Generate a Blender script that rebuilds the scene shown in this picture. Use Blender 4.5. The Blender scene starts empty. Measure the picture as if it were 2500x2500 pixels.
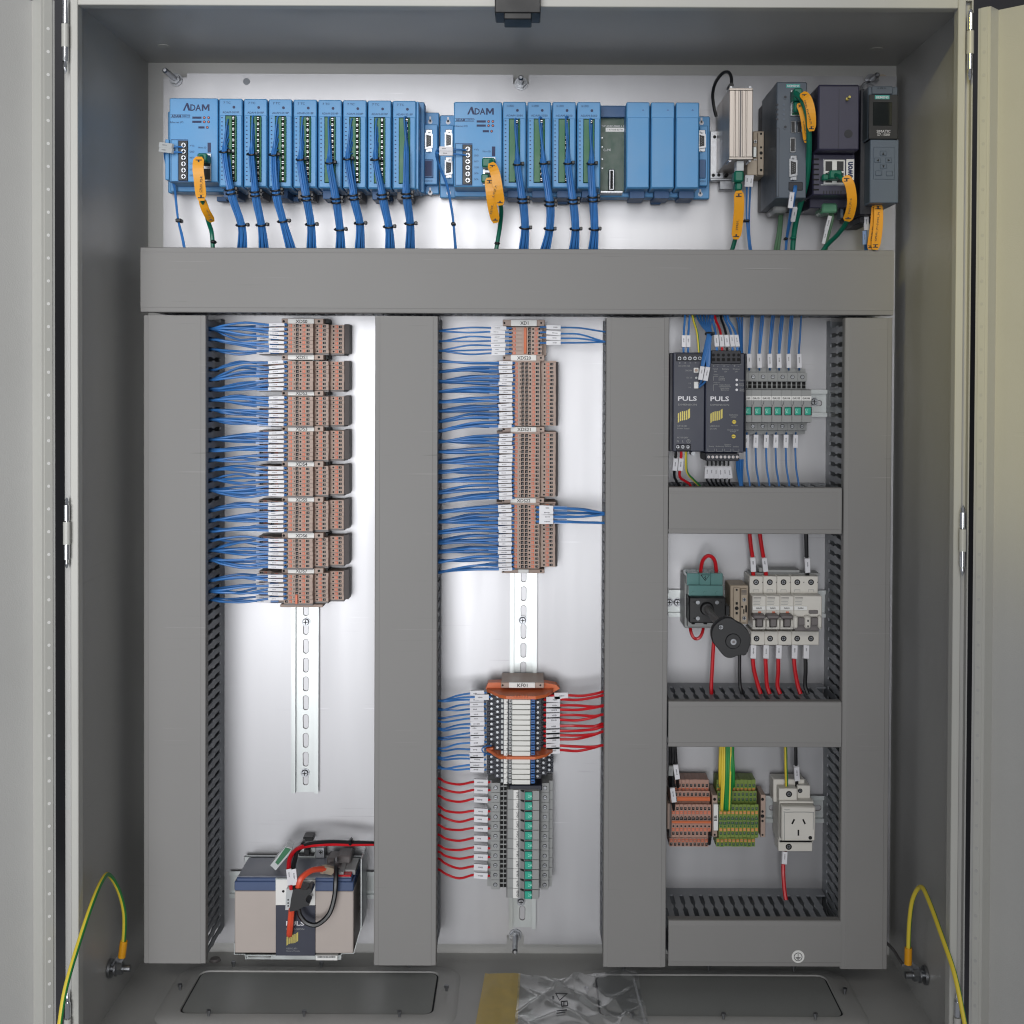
import bpy, bmesh, math, random
from mathutils import Vector, Matrix
rnd = random.Random(7)
sc = bpy.context.scene
# ------------------------------------------------------------------ camera
FPX, CX, CY, DIST, CZ = 3113.0, 1290.4, 979.1, 1.65, 1.5      # focal length and axis in picture pixels, distance to the plate, height
PITCH, ROLL = -0.01527, -0.004235
def _rot(p, r):
    cp, sp, cr, sr = math.cos(p), math.sin(p), math.cos(r), math.sin(r)
    return Matrix(((1, 0, 0), (0, cp, -sp), (0, sp, cp))) @ Matrix(((cr, -sr, 0), (sr, cr, 0), (0, 0, 1)))
RM = _rot(PITCH, ROLL)
def w3(v): return Vector((v[0], v[2], -v[1]))
cam_d = bpy.data.cameras.new('camera'); cam = bpy.data.objects.new('camera', cam_d); sc.collection.objects.link(cam)
rx, up, bk = w3(RM @ Vector((1, 0, 0))), w3(RM @ Vector((0, -1, 0))), w3(RM @ Vector((0, 0, -1)))
cam.matrix_world = Matrix(((rx[0], up[0], bk[0], 0), (rx[1], up[1], bk[1], -DIST), (rx[2], up[2], bk[2], CZ), (0, 0, 0, 1)))
cam_d.sensor_width = 36; cam_d.lens = FPX / 2500 * 36
cam_d.shift_x = (1250 - CX) / 2500; cam_d.shift_y = (CY - 1250) / 2500
cam_d.clip_start = 0.05; cam_d.clip_end = 60
sc.camera = cam
# ------------------------------------------------------------------ light
wd = bpy.data.worlds.new('World'); sc.world = wd; wd.use_nodes = True
wd.node_tree.nodes['Background'].inputs[0].default_value = (0.93, 0.95, 1.0, 1)
wd.node_tree.nodes['Background'].inputs[1].default_value = 0.195
def area(name, loc, target, size, power, col, size_y=None, spread=180):
    l = bpy.data.lights.new(name, 'AREA'); l.energy = power; l.color = col
    l.shape = 'RECTANGLE'; l.size = size; l.size_y = size_y or size; l.spread = math.radians(spread)
    o = bpy.data.objects.new(name, l); sc.collection.objects.link(o); o.location = loc
    o.rotation_euler = (Vector(target) - Vector(loc)).to_track_quat('-Z', 'Y').to_euler()
    return o
area('window_light', (-0.72, -3.6, CZ - 0.05), (-0.72, 0, CZ - 0.06), 1.7, 11.3, (0.985, 0.99, 1.0), 2.2, 46)
area('ceiling_lamp', (-0.1, -3.4, CZ + 1.5), (-0.1, 0, CZ + 0.6), 2.2, 6.5, (1.0, 0.97, 0.92), 0.6, 85)
sp = bpy.data.lights.new('warm_lamp', 'SPOT'); sp.energy = 170; sp.color = (1.0, 0.84, 0.16); sp.spot_size = math.radians(16); sp.spot_blend = 0.7; sp.shadow_soft_size = 0.05
so = bpy.data.objects.new('warm_lamp', sp); sc.collection.objects.link(so); so.location = (-1.0, -3.2, CZ + 1.3)
so.rotation_euler = (Vector((0.72, -0.42, CZ + 0.18)) - Vector(so.location)).to_track_quat('-Z', 'Y').to_euler()
sc.view_settings.view_transform = 'Standard'; sc.view_settings.look = 'None'; sc.view_settings.exposure = 0; sc.view_settings.gamma = 1
sc.cycles.max_bounces = 8
sc.cycles.filter_width = 1.15
# ------------------------------------------------------------------ materials
def lin(c): return tuple(((x / 255) / 12.92 if x <= 10 else ((x / 255 + 0.055) / 1.055) ** 2.4) for x in c)
MATS = {}
def mat(name, rgb, rough=0.5, metal=0.0, var=0.06, scale=30, bump=0.0, bscale=900, stretch=None, alpha=1, trans=0, rnd_v=0.0, spec=0.5, scratch=0.0):
    m = bpy.data.materials.new(name); m.use_nodes = True; nt = m.node_tree; b = nt.nodes['Principled BSDF']
    c = lin(rgb)
    tc = nt.nodes.new('ShaderNodeTexCoord'); mp = nt.nodes.new('ShaderNodeMapping'); nt.links.new(tc.outputs['Object'], mp.inputs[0])
    if stretch: mp.inputs['Scale'].default_value = stretch
    nz = nt.nodes.new('ShaderNodeTexNoise'); nz.inputs['Scale'].default_value = scale; nz.inputs['Detail'].default_value = 4; nt.links.new(mp.outputs[0], nz.inputs[0])
    mr = nt.nodes.new('ShaderNodeMapRange'); mr.inputs[1].default_value = 0.3; mr.inputs[2].default_value = 0.7; mr.inputs[3].default_value = 1 - var; mr.inputs[4].default_value = 1 + var
    nt.links.new(nz.outputs[0], mr.inputs[0])
    val = mr.outputs[0]
    if rnd_v:
        oi = nt.nodes.new('ShaderNodeObjectInfo'); r2 = nt.nodes.new('ShaderNodeMapRange'); r2.inputs[3].default_value = 1 - rnd_v; r2.inputs[4].default_value = 1 + rnd_v
        nt.links.new(oi.outputs['Random'], r2.inputs[0]); mu = nt.nodes.new('ShaderNodeMath'); mu.operation = 'MULTIPLY'
        nt.links.new(val, mu.inputs[0]); nt.links.new(r2.outputs[0], mu.inputs[1]); val = mu.outputs[0]
    if scratch:                                                    # thin directional scuffs and a few pale rub marks
        for rot, amp in ((0.45, -scratch), (-0.9, scratch * 0.7)):
            m2 = nt.nodes.new('ShaderNodeMapping'); m2.inputs['Rotation'].default_value = (0, rot, 0); m2.inputs['Scale'].default_value = (4, 4, 420); nt.links.new(tc.outputs['Object'], m2.inputs[0])
            n3 = nt.nodes.new('ShaderNodeTexNoise'); n3.inputs['Scale'].default_value = 1.0; n3.inputs['Detail'].default_value = 1; nt.links.new(m2.outputs[0], n3.inputs[0])
            n4 = nt.nodes.new('ShaderNodeTexNoise'); n4.inputs['Scale'].default_value = 16; nt.links.new(tc.outputs['Object'], n4.inputs[0])
            k1 = nt.nodes.new('ShaderNodeMapRange'); k1.inputs[1].default_value = 0.70; k1.inputs[2].default_value = 0.78; nt.links.new(n3.outputs[0], k1.inputs[0])
            k2 = nt.nodes.new('ShaderNodeMapRange'); k2.inputs[1].default_value = 0.52; k2.inputs[2].default_value = 0.66; nt.links.new(n4.outputs[0], k2.inputs[0])
            mm = nt.nodes.new('ShaderNodeMath'); mm.operation = 'MULTIPLY'; nt.links.new(k1.outputs[0], mm.inputs[0]); nt.links.new(k2.outputs[0], mm.inputs[1])
            ma = nt.nodes.new('ShaderNodeMath'); ma.operation = 'MULTIPLY_ADD'; ma.inputs[1].default_value = amp; ma.inputs[2].default_value = 1.0; nt.links.new(mm.outputs[0], ma.inputs[0])
            mu = nt.nodes.new('ShaderNodeMath'); mu.operation = 'MULTIPLY'; nt.links.new(val, mu.inputs[0]); nt.links.new(ma.outputs[0], mu.inputs[1]); val = mu.outputs[0]
    vm = nt.nodes.new('ShaderNodeVectorMath'); vm.operation = 'SCALE'; vm.inputs[0].default_value = c; nt.links.new(val, vm.inputs['Scale'])
    nt.links.new(vm.outputs[0], b.inputs['Base Color'])
    b.inputs['Metallic'].default_value = metal; b.inputs['Specular IOR Level'].default_value = spec
    ra = nt.nodes.new('ShaderNodeMapRange'); ra.inputs[1].default_value = 0.3; ra.inputs[2].default_value = 0.7; ra.inputs[3].default_value = max(0.02, rough - 0.07); ra.inputs[4].default_value = min(1, rough + 0.07)
    nt.links.new(nz.outputs[0], ra.inputs[0]); nt.links.new(ra.outputs[0], b.inputs['Roughness'])
    if bump:
        n2 = nt.nodes.new('ShaderNodeTexNoise'); n2.inputs['Scale'].default_value = bscale; n2.inputs['Detail'].default_value = 2; nt.links.new(tc.outputs['Object'], n2.inputs[0])
        bp = nt.nodes.new('ShaderNodeBump'); bp.inputs['Strength'].default_value = bump; bp.inputs['Distance'].default_value = 0.001
        nt.links.new(n2.outputs[0], bp.inputs['Height']); nt.links.new(bp.outputs[0], b.inputs['Normal'])
    b.inputs['Alpha'].default_value = alpha; b.inputs['Transmission Weight'].default_value = trans
    MATS[name] = m
    return m
mat('paint', (174, 174, 172), 0.38, var=0.03, scale=6, bump=0.2, bscale=700, scratch=0.08)
mat('paint_edge', (182, 182, 177), 0.35, var=0.03, scale=6)
mat('zinc', (165, 165, 168), 0.42, 0.78, var=0.08, scale=14, stretch=(1, 1, 0.12), scratch=0.5)
mat('rail', (172, 176, 176), 0.36, 0.92, var=0.10, scale=40, stretch=(1, 1, 0.1))
mat('steel', (150, 152, 156), 0.36, 1.0, var=0.1, scale=200)
mat('chrome', (225, 227, 232), 0.10, 1.0, var=0.04, scale=60)
mat('duct', (133, 132, 131), 0.58, spec=0.35, scratch=0.4, var=0.05, scale=5, bump=0.05, bscale=500)
mat('duct_side', (128, 132, 138), 0.5, var=0.05, scale=20)
mat('blue', (86, 151, 204), 0.46, var=0.045, scale=25, bump=0.08, bscale=1500, rnd_v=0.02)
mat('blue_dark', (52, 92, 138), 0.5, var=0.05)
mat('ink', (36, 48, 88), 0.6)
mat('wire_blue', (54, 114, 180), 0.42, var=0.1, scale=90, rnd_v=0.16)
mat('wire_red', (196, 22, 34), 0.36, var=0.08, scale=90, rnd_v=0.06)
mat('wire_black', (24, 25, 28), 0.4, var=0.1)
mat('wire_orange', (226, 82, 54), 0.4)
mat('wire_green', (12, 106, 84), 0.42, var=0.06)
mat('wire_olive', (86, 120, 92), 0.45)
mat('sleeve', (218, 218, 223), 0.4, var=0.03, rnd_v=0.05)
mat('sleeve_clear', (150, 178, 222), 0.3, var=0.05, rnd_v=0.06)
mat('print', (58, 58, 62), 0.7)
mat('faint_print', (128, 128, 134), 0.7)
mat('black', (22, 23, 26), 0.45, var=0.1)
mat('hole', (10, 10, 12), 0.8)
mat('term', (168, 146, 134), 0.5, var=0.06, rnd_v=0.06)
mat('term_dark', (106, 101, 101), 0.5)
mat('orange', (212, 112, 80), 0.45, var=0.06, rnd_v=0.09)
mat('orange_plate', (206, 106, 60), 0.5, var=0.05)
mat('tag', (232, 160, 28), 0.45, var=0.04)
mat('white', (226, 226, 224), 0.45, var=0.02)
mat('cream', (208, 205, 198), 0.42, var=0.03, rnd_v=0.015)
mat('relay_white', (222, 222, 218), 0.4, var=0.03, rnd_v=0.03)
mat('relay_black', (38, 41, 54), 0.5, var=0.08)
mat('relay_blue', (46, 100, 164), 0.4)
mat('clear', (190, 194, 196), 0.25, var=0.08)
mat('fuse_grey', (146, 148, 148), 0.45, var=0.03, rnd_v=0.03)
mat('teal', (36, 164, 140), 0.35, var=0.03)
mat('teal_text', (170, 232, 214), 0.5)
mat('teal_cover', (104, 150, 148), 0.18, var=0.05, alpha=0.8)
mat('navy', (46, 50, 66), 0.42, var=0.04, bump=0.05, bscale=1200)
mat('navy_dark', (24, 26, 36), 0.5)
mat('gold', (190, 176, 92), 0.4, 0.3)
mat('slate', (78, 88, 100), 0.45, var=0.04, bump=0.05, bscale=1200)
mat('slate_light', (86, 98, 114), 0.45, var=0.03)
mat('violet', (54, 53, 74), 0.4, var=0.04)
mat('alu', (178, 170, 163), 0.38, 0.55, var=0.05, scale=60, stretch=(1, 1, 0.05))
mat('screen', (20, 26, 26), 0.12)
mat('siemens', (58, 160, 152), 0.5)
mat('green_block', (30, 104, 66), 0.45, var=0.06)
mat('green_clear', (96, 150, 120), 0.25, var=0.1)
mat('pcb', (36, 70, 56), 0.4, var=0.12, scale=120)
mat('battery', (176, 166, 160), 0.5, var=0.02)
mat('battery_blue', (62, 80, 116), 0.45)
mat('battery_lid', (116, 120, 132), 0.4)
mat('beige', (170, 156, 138), 0.5, var=0.05)
mat('earth_yellow', (222, 196, 60), 0.4, var=0.04)
mat('earth_lug', (226, 158, 24), 0.4)
mat('earth_green', (34, 140, 66), 0.4)
mat('term_green', (116, 138, 58), 0.5, var=0.05)
mat('entry_green', (26, 84, 40), 0.5)
mat('term_amber', (214, 148, 72), 0.45)
mat('pink', (172, 134, 120), 0.5, var=0.04)
mat('tape', (224, 196, 112), 0.45, var=0.08, scale=40, alpha=0.8)
mat('gasket', (34, 36, 40), 0.7)
mat('glandplate', (150, 152, 150), 0.35, var=0.04, scale=8, bump=0.1, bscale=500)
mat('wallpaint', (60, 60, 64), 0.8)
def striped():                                                     # earth wire: yellow with a green stripe
    m = bpy.data.materials.new('earth_striped'); m.use_nodes = True; nt = m.node_tree; b = nt.nodes['Principled BSDF']
    g = nt.nodes.new('ShaderNodeNewGeometry'); s = nt.nodes.new('ShaderNodeSeparateXYZ'); nt.links.new(g.outputs['Normal'], s.inputs[0])
    cr = nt.nodes.new('ShaderNodeMix'); cr.data_type = 'RGBA'; gt = nt.nodes.new('ShaderNodeMath'); gt.operation = 'GREATER_THAN'; gt.inputs[1].default_value = 0.45
    nt.links.new(s.outputs[0], gt.inputs[0]); nt.links.new(gt.outputs[0], cr.inputs[0])
    cr.inputs[6].default_value = (*lin((222, 200, 66)), 1); cr.inputs[7].default_value = (*lin((34, 122, 58)), 1)
    nt.links.new(cr.outputs[2], b.inputs['Base Color']); b.inputs['Roughness'].default_value = 0.4; MATS['earth_striped'] = m
striped()
def film():                                                        # clear plastic bag: see-through film with bright glossy creases
    m = bpy.data.materials.new('film'); m.use_nodes = True; nt = m.node_tree; nt.nodes.remove(nt.nodes['Principled BSDF'])
    tr = nt.nodes.new('ShaderNodeBsdfTransparent'); tr.inputs[0].default_value = (0.93, 0.94, 0.95, 1)
    gl = nt.nodes.new('ShaderNodeBsdfGlossy'); gl.inputs['Roughness'].default_value = 0.11; df = nt.nodes.new('ShaderNodeBsdfDiffuse'); df.inputs[0].default_value = (0.9, 0.9, 0.92, 1)
    fz = nt.nodes.new('ShaderNodeFresnel'); fz.inputs[0].default_value = 1.35; lw = nt.nodes.new('ShaderNodeMath'); lw.operation = 'MULTIPLY_ADD'; lw.inputs[1].default_value = 0.22; lw.inputs[2].default_value = 0.05; nt.links.new(fz.outputs[0], lw.inputs[0])
    m1 = nt.nodes.new('ShaderNodeMixShader'); m2 = nt.nodes.new('ShaderNodeMixShader'); m1.inputs[0].default_value = 0.10
    nt.links.new(tr.outputs[0], m1.inputs[1]); nt.links.new(df.outputs[0], m1.inputs[2]); nt.links.new(lw.outputs[0], m2.inputs[0]); nt.links.new(m1.outputs[0], m2.inputs[1]); nt.links.new(gl.outputs[0], m2.inputs[2])
    nt.links.new(m2.outputs[0], nt.nodes['Material Output'].inputs[0]); MATS['film'] = m
film()
# ------------------------------------------------------------------ geometry helpers (d = distance in front of the mounting plate)
FR = [0.0, 0.0, 1.0]
def setF(x, y, s): FR[:] = [x, y, s]
def U(u, v, d):
    u = FR[0] + u / FR[2]; v = FR[1] + v / FR[2]
    r = RM @ Vector(((u - CX) / FPX, (v - CY) / FPX, 1)); r = r / r[2] * (DIST - d)
    return Vector((r[0], -d, CZ - r[1]))
def Ufloor(u, v, z):
    u = FR[0] + u / FR[2]; v = FR[1] + v / FR[2]
    r = RM @ Vector(((u - CX) / FPX, (v - CY) / FPX, 1)); r = r * ((CZ - z) / r[1])
    return Vector((r[0], r[2] - DIST, z))
def Rc(u0, v0, u1, v1, d):
    a, b, c, e = U(u0, v0, d), U(u1, v0, d), U(u0, v1, d), U(u1, v1, d)
    return (a.x + c.x) / 2, (b.x + e.x) / 2, (c.z + e.z) / 2, (a.z + b.z) / 2
def S(px, d): return px / FR[2] * (DIST - d) / FPX
class MB:
    def __init__(s): s.v = []; s.f = []; s.m = []
    def add(s, vs, fs, m=0):
        o = len(s.v); s.v += [tuple(v) for v in vs]; s.f += [tuple(i + o for i in f) for f in fs]; s.m += [m] * len(fs); return s
    def box(s, x0, x1, d0, d1, z0, z1, c=0.0, m=0):
        a, b = (min(x0, x1), min(-d0, -d1), min(z0, z1)), (max(x0, x1), max(-d0, -d1), max(z0, z1))
        c = min(c, *(0.45 * (b[i] - a[i]) for i in range(3)))
        if c <= 0:
            vs = [(x, y, z) for z in (a[2], b[2]) for y in (a[1], b[1]) for x in (a[0], b[0])]
            return s.add(vs, [(0, 2, 3, 1), (4, 5, 7, 6), (0, 1, 5, 4), (2, 6, 7, 3), (0, 4, 6, 2), (1, 3, 7, 5)], m)
        vs = []; ix = {}
        for sx in (0, 1):
            for sy in (0, 1):
                for sz in (0, 1):
                    for ax in range(3):
                        p = [b[i] - c if g else a[i] + c for i, g in enumerate((sx, sy, sz))]
                        g = (sx, sy, sz)[ax]; p[ax] = b[ax] if g else a[ax]
                        ix[(sx, sy, sz, ax)] = len(vs); vs.append(p)
        fs = []
        for ax in range(3):
            o = [i for i in range(3) if i != ax]
            for g in (0, 1):
                q = []
                for (h, k) in ((0, 0), (1, 0), (1, 1), (0, 1)):
                    t = [0, 0, 0]; t[ax] = g; t[o[0]] = h; t[o[1]] = k; q.append(ix[(*t, ax)])
                fs.append(tuple(q))
            for h in (0, 1):
                for k in (0, 1):
                    t0 = [0, 0, 0]; t0[o[0]] = h; t0[o[1]] = k; t1 = list(t0); t1[ax] = 1
                    fs.append((ix[(*t0, o[0])], ix[(*t1, o[0])], ix[(*t1, o[1])], ix[(*t0, o[1])]))
        for sx in (0, 1):
            for sy in (0, 1):
                for sz in (0, 1): fs.append(tuple(ix[(sx, sy, sz, ax)] for ax in range(3)))
        return s.add(vs, fs, m)
    def prism(s, poly, plane, a, b, m=0):                         # polygon in 'xz' (runs along d), 'xd' (along z) or 'zd' (along x)
        n = len(poly)
        f = {'xz': lambda p, t: (p[0], -t, p[1]), 'xd': lambda p, t: (p[0], -p[1], t), 'zd': lambda p, t: (t, -p[1], p[0])}[plane]
        vs = [f(p, a) for p in poly] + [f(p, b) for p in poly]
        return s.add(vs, [tuple(range(n)), tuple(range(2 * n - 1, n - 1, -1))] + [(i, (i + 1) % n, n + (i + 1) % n, n + i) for i in range(n)], m)
    def cyl(s, p0, p1, r, n=12, r2=None, m=0):
        p0, p1 = Vector(p0), Vector(p1); r2 = r if r2 is None else r2
        t = (p1 - p0).normalized(); a = t.orthogonal().normalized(); b = t.cross(a)
        vs = [p0 + (a * math.cos(6.28319 * i / n) + b * math.sin(6.28319 * i / n)) * r for i in range(n)] + [p1 + (a * math.cos(6.28319 * i / n) + b * math.sin(6.28319 * i / n)) * r2 for i in range(n)]
        return s.add(vs, [tuple(range(n)), tuple(range(2 * n - 1, n - 1, -1))] + [(i, (i + 1) % n, n + (i + 1) % n, n + i) for i in range(n)], m)
    def tube(s, pts, r, n=7, m=0, k=5, flat=None):                # a smooth run through points; flat=(half width, half thickness) makes a ribbon
        P = smooth(pts, k); N = len(P); rings = []
        t0 = (P[1] - P[0]).normalized(); a = t0.orthogonal().normalized() if not flat else None
        for i, p in enumerate(P):
            t = (P[min(i + 1, N - 1)] - P[max(i - 1, 0)]).normalized()
            if flat:
                b = Vector((0, -1, 0)); b = (b - t * b.dot(t)).normalized(); a = t.cross(b)
                w = flat[0]
                if len(flat) > 2 and (i < 2 or i > N - 3): w *= (0.55 if i in (0, N - 1) else 0.95)
                rings.append([p + a * w + b * flat[1], p - a * w + b * flat[1], p - a * w - b * flat[1], p + a * w - b * flat[1]])
            else:
                a = (a - t * a.dot(t)).normalized(); b = t.cross(a); rr = r(i / (N - 1)) if callable(r) else r
                rings.append([p + (a * math.cos(6.28319 * j / n) + b * math.sin(6.28319 * j / n)) * rr for j in range(n)])
        n = len(rings[0]); vs = [q for ring in rings for q in ring]
        fs = [(i * n + j, i * n + (j + 1) % n, (i + 1) * n + (j + 1) % n, (i + 1) * n + j) for i in range(N - 1) for j in range(n)]
        fs += [tuple(range(n)), tuple(range(N * n - 1, (N - 1) * n - 1, -1))]
        return s.add(vs, fs, m)
    def obox(s, p0, p1, w, t, m=0, prt=None):                      # box lying along p0-p1, its broad face to the front; prt = material of the printed marks
        p0, p1 = Vector(p0), Vector(p1); e = (p1 - p0); L = e.length; e = e / L
        b = Vector((0, -1, 0)); b = (b - e * b.dot(e)).normalized(); a = e.cross(b)
        vs = [p + a * i * w / 2 + b * j * t / 2 for p in (p0, p1) for i, j in ((-1, -1), (1, -1), (1, 1), (-1, 1))]
        s.add(vs, [(0, 1, 2, 3), (7, 6, 5, 4), (0, 4, 5, 1), (1, 5, 6, 2), (2, 6, 7, 3), (3, 7, 4, 0)], m)
        if prt is not None:
            x = L * rnd.uniform(0.2, 0.3)
            for q in range(rnd.randint(5, 7)):
                l = L * rnd.uniform(0.025, 0.06); h = w * rnd.uniform(0.07, 0.14); o = p0 + b * (t / 2 + 0.0001)
                s.add([o + e * x - a * h, o + e * (x + l) - a * h, o + e * (x + l) + a * h, o + e * x + a * h], [(0, 1, 2, 3)], prt); x += l * 1.35
        return s
    # picture-frame shortcuts
    def pbox(s, u0, v0, u1, v1, d0, d1, c=0.0006, m=0):
        x0, x1, z0, z1 = Rc(u0, v0, u1, v1, d1); return s.box(x0, x1, d0, d1, z0, z1, c, m)
    def pcyl(s, u, v, r, d0, d1, n=14, m=0, r2=None):
        p = U(u, v, d1); return s.cyl((p.x, -d0, p.z), p, S(r, d1), n, None if r2 is None else S(r2, d1), m)
    def ppoly(s, pts, d0, d1, m=0): return s.prism([(p.x, p.z) for p in (U(u, v, d1) for u, v in pts)], 'xz', d0, d1, m)
    def screw(s, u, v, r, d, m=0, md=1):                           # pan head with a cross slot
        s.pcyl(u, v, r, d - 0.001, d + 0.0009, 12, m, r * 0.8)
        s.pbox(u - r * 0.6, v - r * 0.16, u + r * 0.6, v + r * 0.16, d + 0.0006, d + 0.0011, 0, md)
        s.pbox(u - r * 0.16, v - r * 0.6, u + r * 0.16, v + r * 0.6, d + 0.0006, d + 0.00115, 0, md)
        return s
def smooth(pts, k=5):
    P = [Vector(p) for p in pts]
    if len(P) < 3 or k < 2: return P
    Q = [2 * P[0] - P[1]] + P + [2 * P[-1] - P[-2]]; out = []
    for i in range(1, len(Q) - 2):
        for j in range(k):
            t = j / k; a, b, c, d = Q[i - 1], Q[i], Q[i + 1], Q[i + 2]
            out.append(0.5 * ((2 * b) + (c - a) * t + (2 * a - 5 * b + 4 * c - d) * t * t + (3 * b - a - 3 * c + d) * t ** 3))
    return out + [P[-1]]
ORG = {}
ORD = 'first second third fourth fifth sixth seventh eighth ninth tenth eleventh twelfth thirteenth fourteenth fifteenth sixteenth'.split()
def tag(o, label, cat, group=None, kind=None):
    o['label'] = label; o['category'] = cat
    if group: o['group'] = group
    if kind: o['kind'] = kind
    return o
def mesh(name, mb, mats, org=(0, 0, 0), shade=True):
    me = bpy.data.meshes.new(name); ox, oy, oz = org
    me.from_pydata([(x - ox, y - oy, z - oz) for x, y, z in mb.v], [], mb.f)
    for mm in ([mats] if isinstance(mats, str) else mats): me.materials.append(MATS[mm])
    me.polygons.foreach_set('material_index', mb.m)
    bm = bmesh.new(); bm.from_mesh(me); bmesh.ops.recalc_face_normals(bm, faces=bm.faces); bm.to_mesh(me); bm.free()
    if shade:
        me.polygons.foreach_set('use_smooth', [True] * len(me.polygons)); me.set_sharp_from_angle(angle=math.radians(38))
    me.update(); return me
def link(name, data, parent=None, loc=(0, 0, 0)):
    o = bpy.data.objects.new(name, data); sc.collection.objects.link(o)
    if parent is not None: o.parent = parent; o.location = Vector(loc) - ORG[parent.name]
    else: o.location = loc
    ORG[o.name] = Vector(loc); return o
def thing(name, label, cat, loc, group=None):
    o = link(name, None, None, loc); o.empty_display_size = 0.02; return tag(o, label, cat, group)
def P(name, mb, mats, parent, shade=True): return link(name, mesh(name, mb, mats, ORG[parent.name], shade), parent, ORG[parent.name])
def solo(name, mb, mats, label, cat, group=None, kind=None):
    xs, ys, zs = zip(*mb.v); org = ((min(xs) + max(xs)) / 2, max(ys), min(zs))
    return tag(link(name, mesh(name, mb, mats, org), None, org), label, cat, group, kind)
TXT = {}
def T(parent, text, u, v, w, h, d, m, ang=0.0, bold=0.0, name='lettering'):     # flat print: text fitted to w x h (picture units) round (u, v)
    key = (text, bold, m)
    if key not in TXT:
        cu = bpy.data.curves.new('lettering', 'FONT'); cu.body = text; cu.resolution_u = 2; cu.offset = bold; cu.align_x = 'CENTER'; cu.space_line = 0.85
        to = bpy.data.objects.new('lettering', cu); sc.collection.objects.link(to)
        bpy.context.view_layer.update()
        me = bpy.data.meshes.new_from_object(to.evaluated_get(bpy.context.evaluated_depsgraph_get())); bpy.data.objects.remove(to); bpy.data.curves.remove(cu)
        xs = [q.co.x for q in me.vertices]; ys = [q.co.y for q in me.vertices]
        cx, cy, sx, sy = (min(xs) + max(xs)) / 2, (min(ys) + max(ys)) / 2, max(xs) - min(xs), max(ys) - min(ys)
        for q in me.vertices: q.co = ((q.co.x - cx) / sx, (q.co.y - cy) / sy, 0)
        me.materials.clear(); me.materials.append(MATS[m]); TXT[key] = me
    p = U(u, v, d + 0.0004); o = link(name, TXT[key], parent, p)
    q = Matrix.Rotation(math.radians(ang), 4, 'Y') @ Matrix.Rotation(math.pi / 2, 4, 'X')
    o.rotation_euler = q.to_euler(); o.scale = (S(w, d), S(h, d), 1); return o
# ------------------------------------------------------------------ setting behind the cabinet
setF(0, 0, 1)
XL, XR, ZB, ZT, DB, DF = -0.4995, 0.4795, CZ - 0.756, CZ + 0.4150, -0.025, 0.262
wl = link('wall', mesh('wall', MB().box(-3, 3, -0.30, -0.26, -0.2, 3.6), 'wallpaint'), None, (0, 0, 0)); wl['kind'] = 'structure'; wl['label'] = 'dark wall behind the cabinet'; wl['category'] = 'wall'
# ------------------------------------------------------------------ cabinet
cab = thing('electrical_cabinet', 'tall light grey steel enclosure with two open doors', 'cabinet', (0, 0, ZB))
tw = 0.0015
P('back_panel', MB().box(XL - tw, XR + tw, DB - 0.002, DB, ZB - tw, ZT + tw), 'paint', cab)
P('side_panel', MB().box(XL - tw, XL, DB, DF - 0.002, ZB, ZT), 'paint', cab)
P('side_panel', MB().box(XR, XR + tw, DB, DF - 0.002, ZB, ZT), 'paint', cab)
P('top_panel', MB().box(XL - tw, XR + tw, DB, DF - 0.002, ZT, ZT + tw), 'paint', cab)
# floor with two openings closed by gland plates
fl = P('floor_panel', MB().box(XL - tw, XR + tw, DB, DF - 0.002, ZB - tw, ZB), 'paint', cab)
lipL, lipR, lipT = -0.4905, 0.4640, CZ + 0.4062
fw = 0.0085
fr = MB()
fr.box(lipL - fw, lipL, DF - 0.014, DF, ZB - 0.02, lipT + 0.03, 0.0008); fr.box(lipR, lipR + fw, DF - 0.014, DF, ZB - 0.02, lipT + 0.03, 0.0008)
fr.box(lipL, lipR, DF - 0.014, DF, lipT, lipT + 0.03, 0.0008)
P('front_frame', fr, 'paint_edge', cab)
for x_a, x_b in ((lipL - fw - 0.010, lipL - fw), (lipR + fw, lipR + fw + 0.010)):
    P('rain_channel', MB().box(x_a, x_b, DF - 0.03, DF - 0.010, ZB - 0.02, ZT + 0.03, 0.0008), 'paint', cab); P('outer_wall', MB().box(*((x_a, XL - 0.003) if x_a < 0 else (XR + 0.003, XR + 0.006)), DB, DF - 0.031, ZB - 0.02, ZT + 0.03), 'paint', cab)
# weld marks and plugs on the inner faces
for (u, v) in ((400, 105), (2140, 115)):
    p = U(u, v, 0.06); P('weld_mark', MB().cyl((p.x, p.y, ZT - 0.0008), (p.x, p.y, ZT + 0.0002), 0.008, 12), 'paint_edge', cab)
p = U(2155, 197, -0.02); P('plug', MB().cyl((p.x, 0.0245, p.z), (p.x, 0.018, p.z), 0.0055, 16, 0.0045).cyl((p.x, 0.0248, p.z), (p.x, 0.0225, p.z), 0.009, 16), ['beige'], cab)
lt = MB().pbox(1208, -60, 1320, 31, 0.245, 0.285, 0.001).pbox(1230, 25, 1298, 47, 0.25, 0.283, 0.001)
P('latch', lt, 'black', cab)
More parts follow.
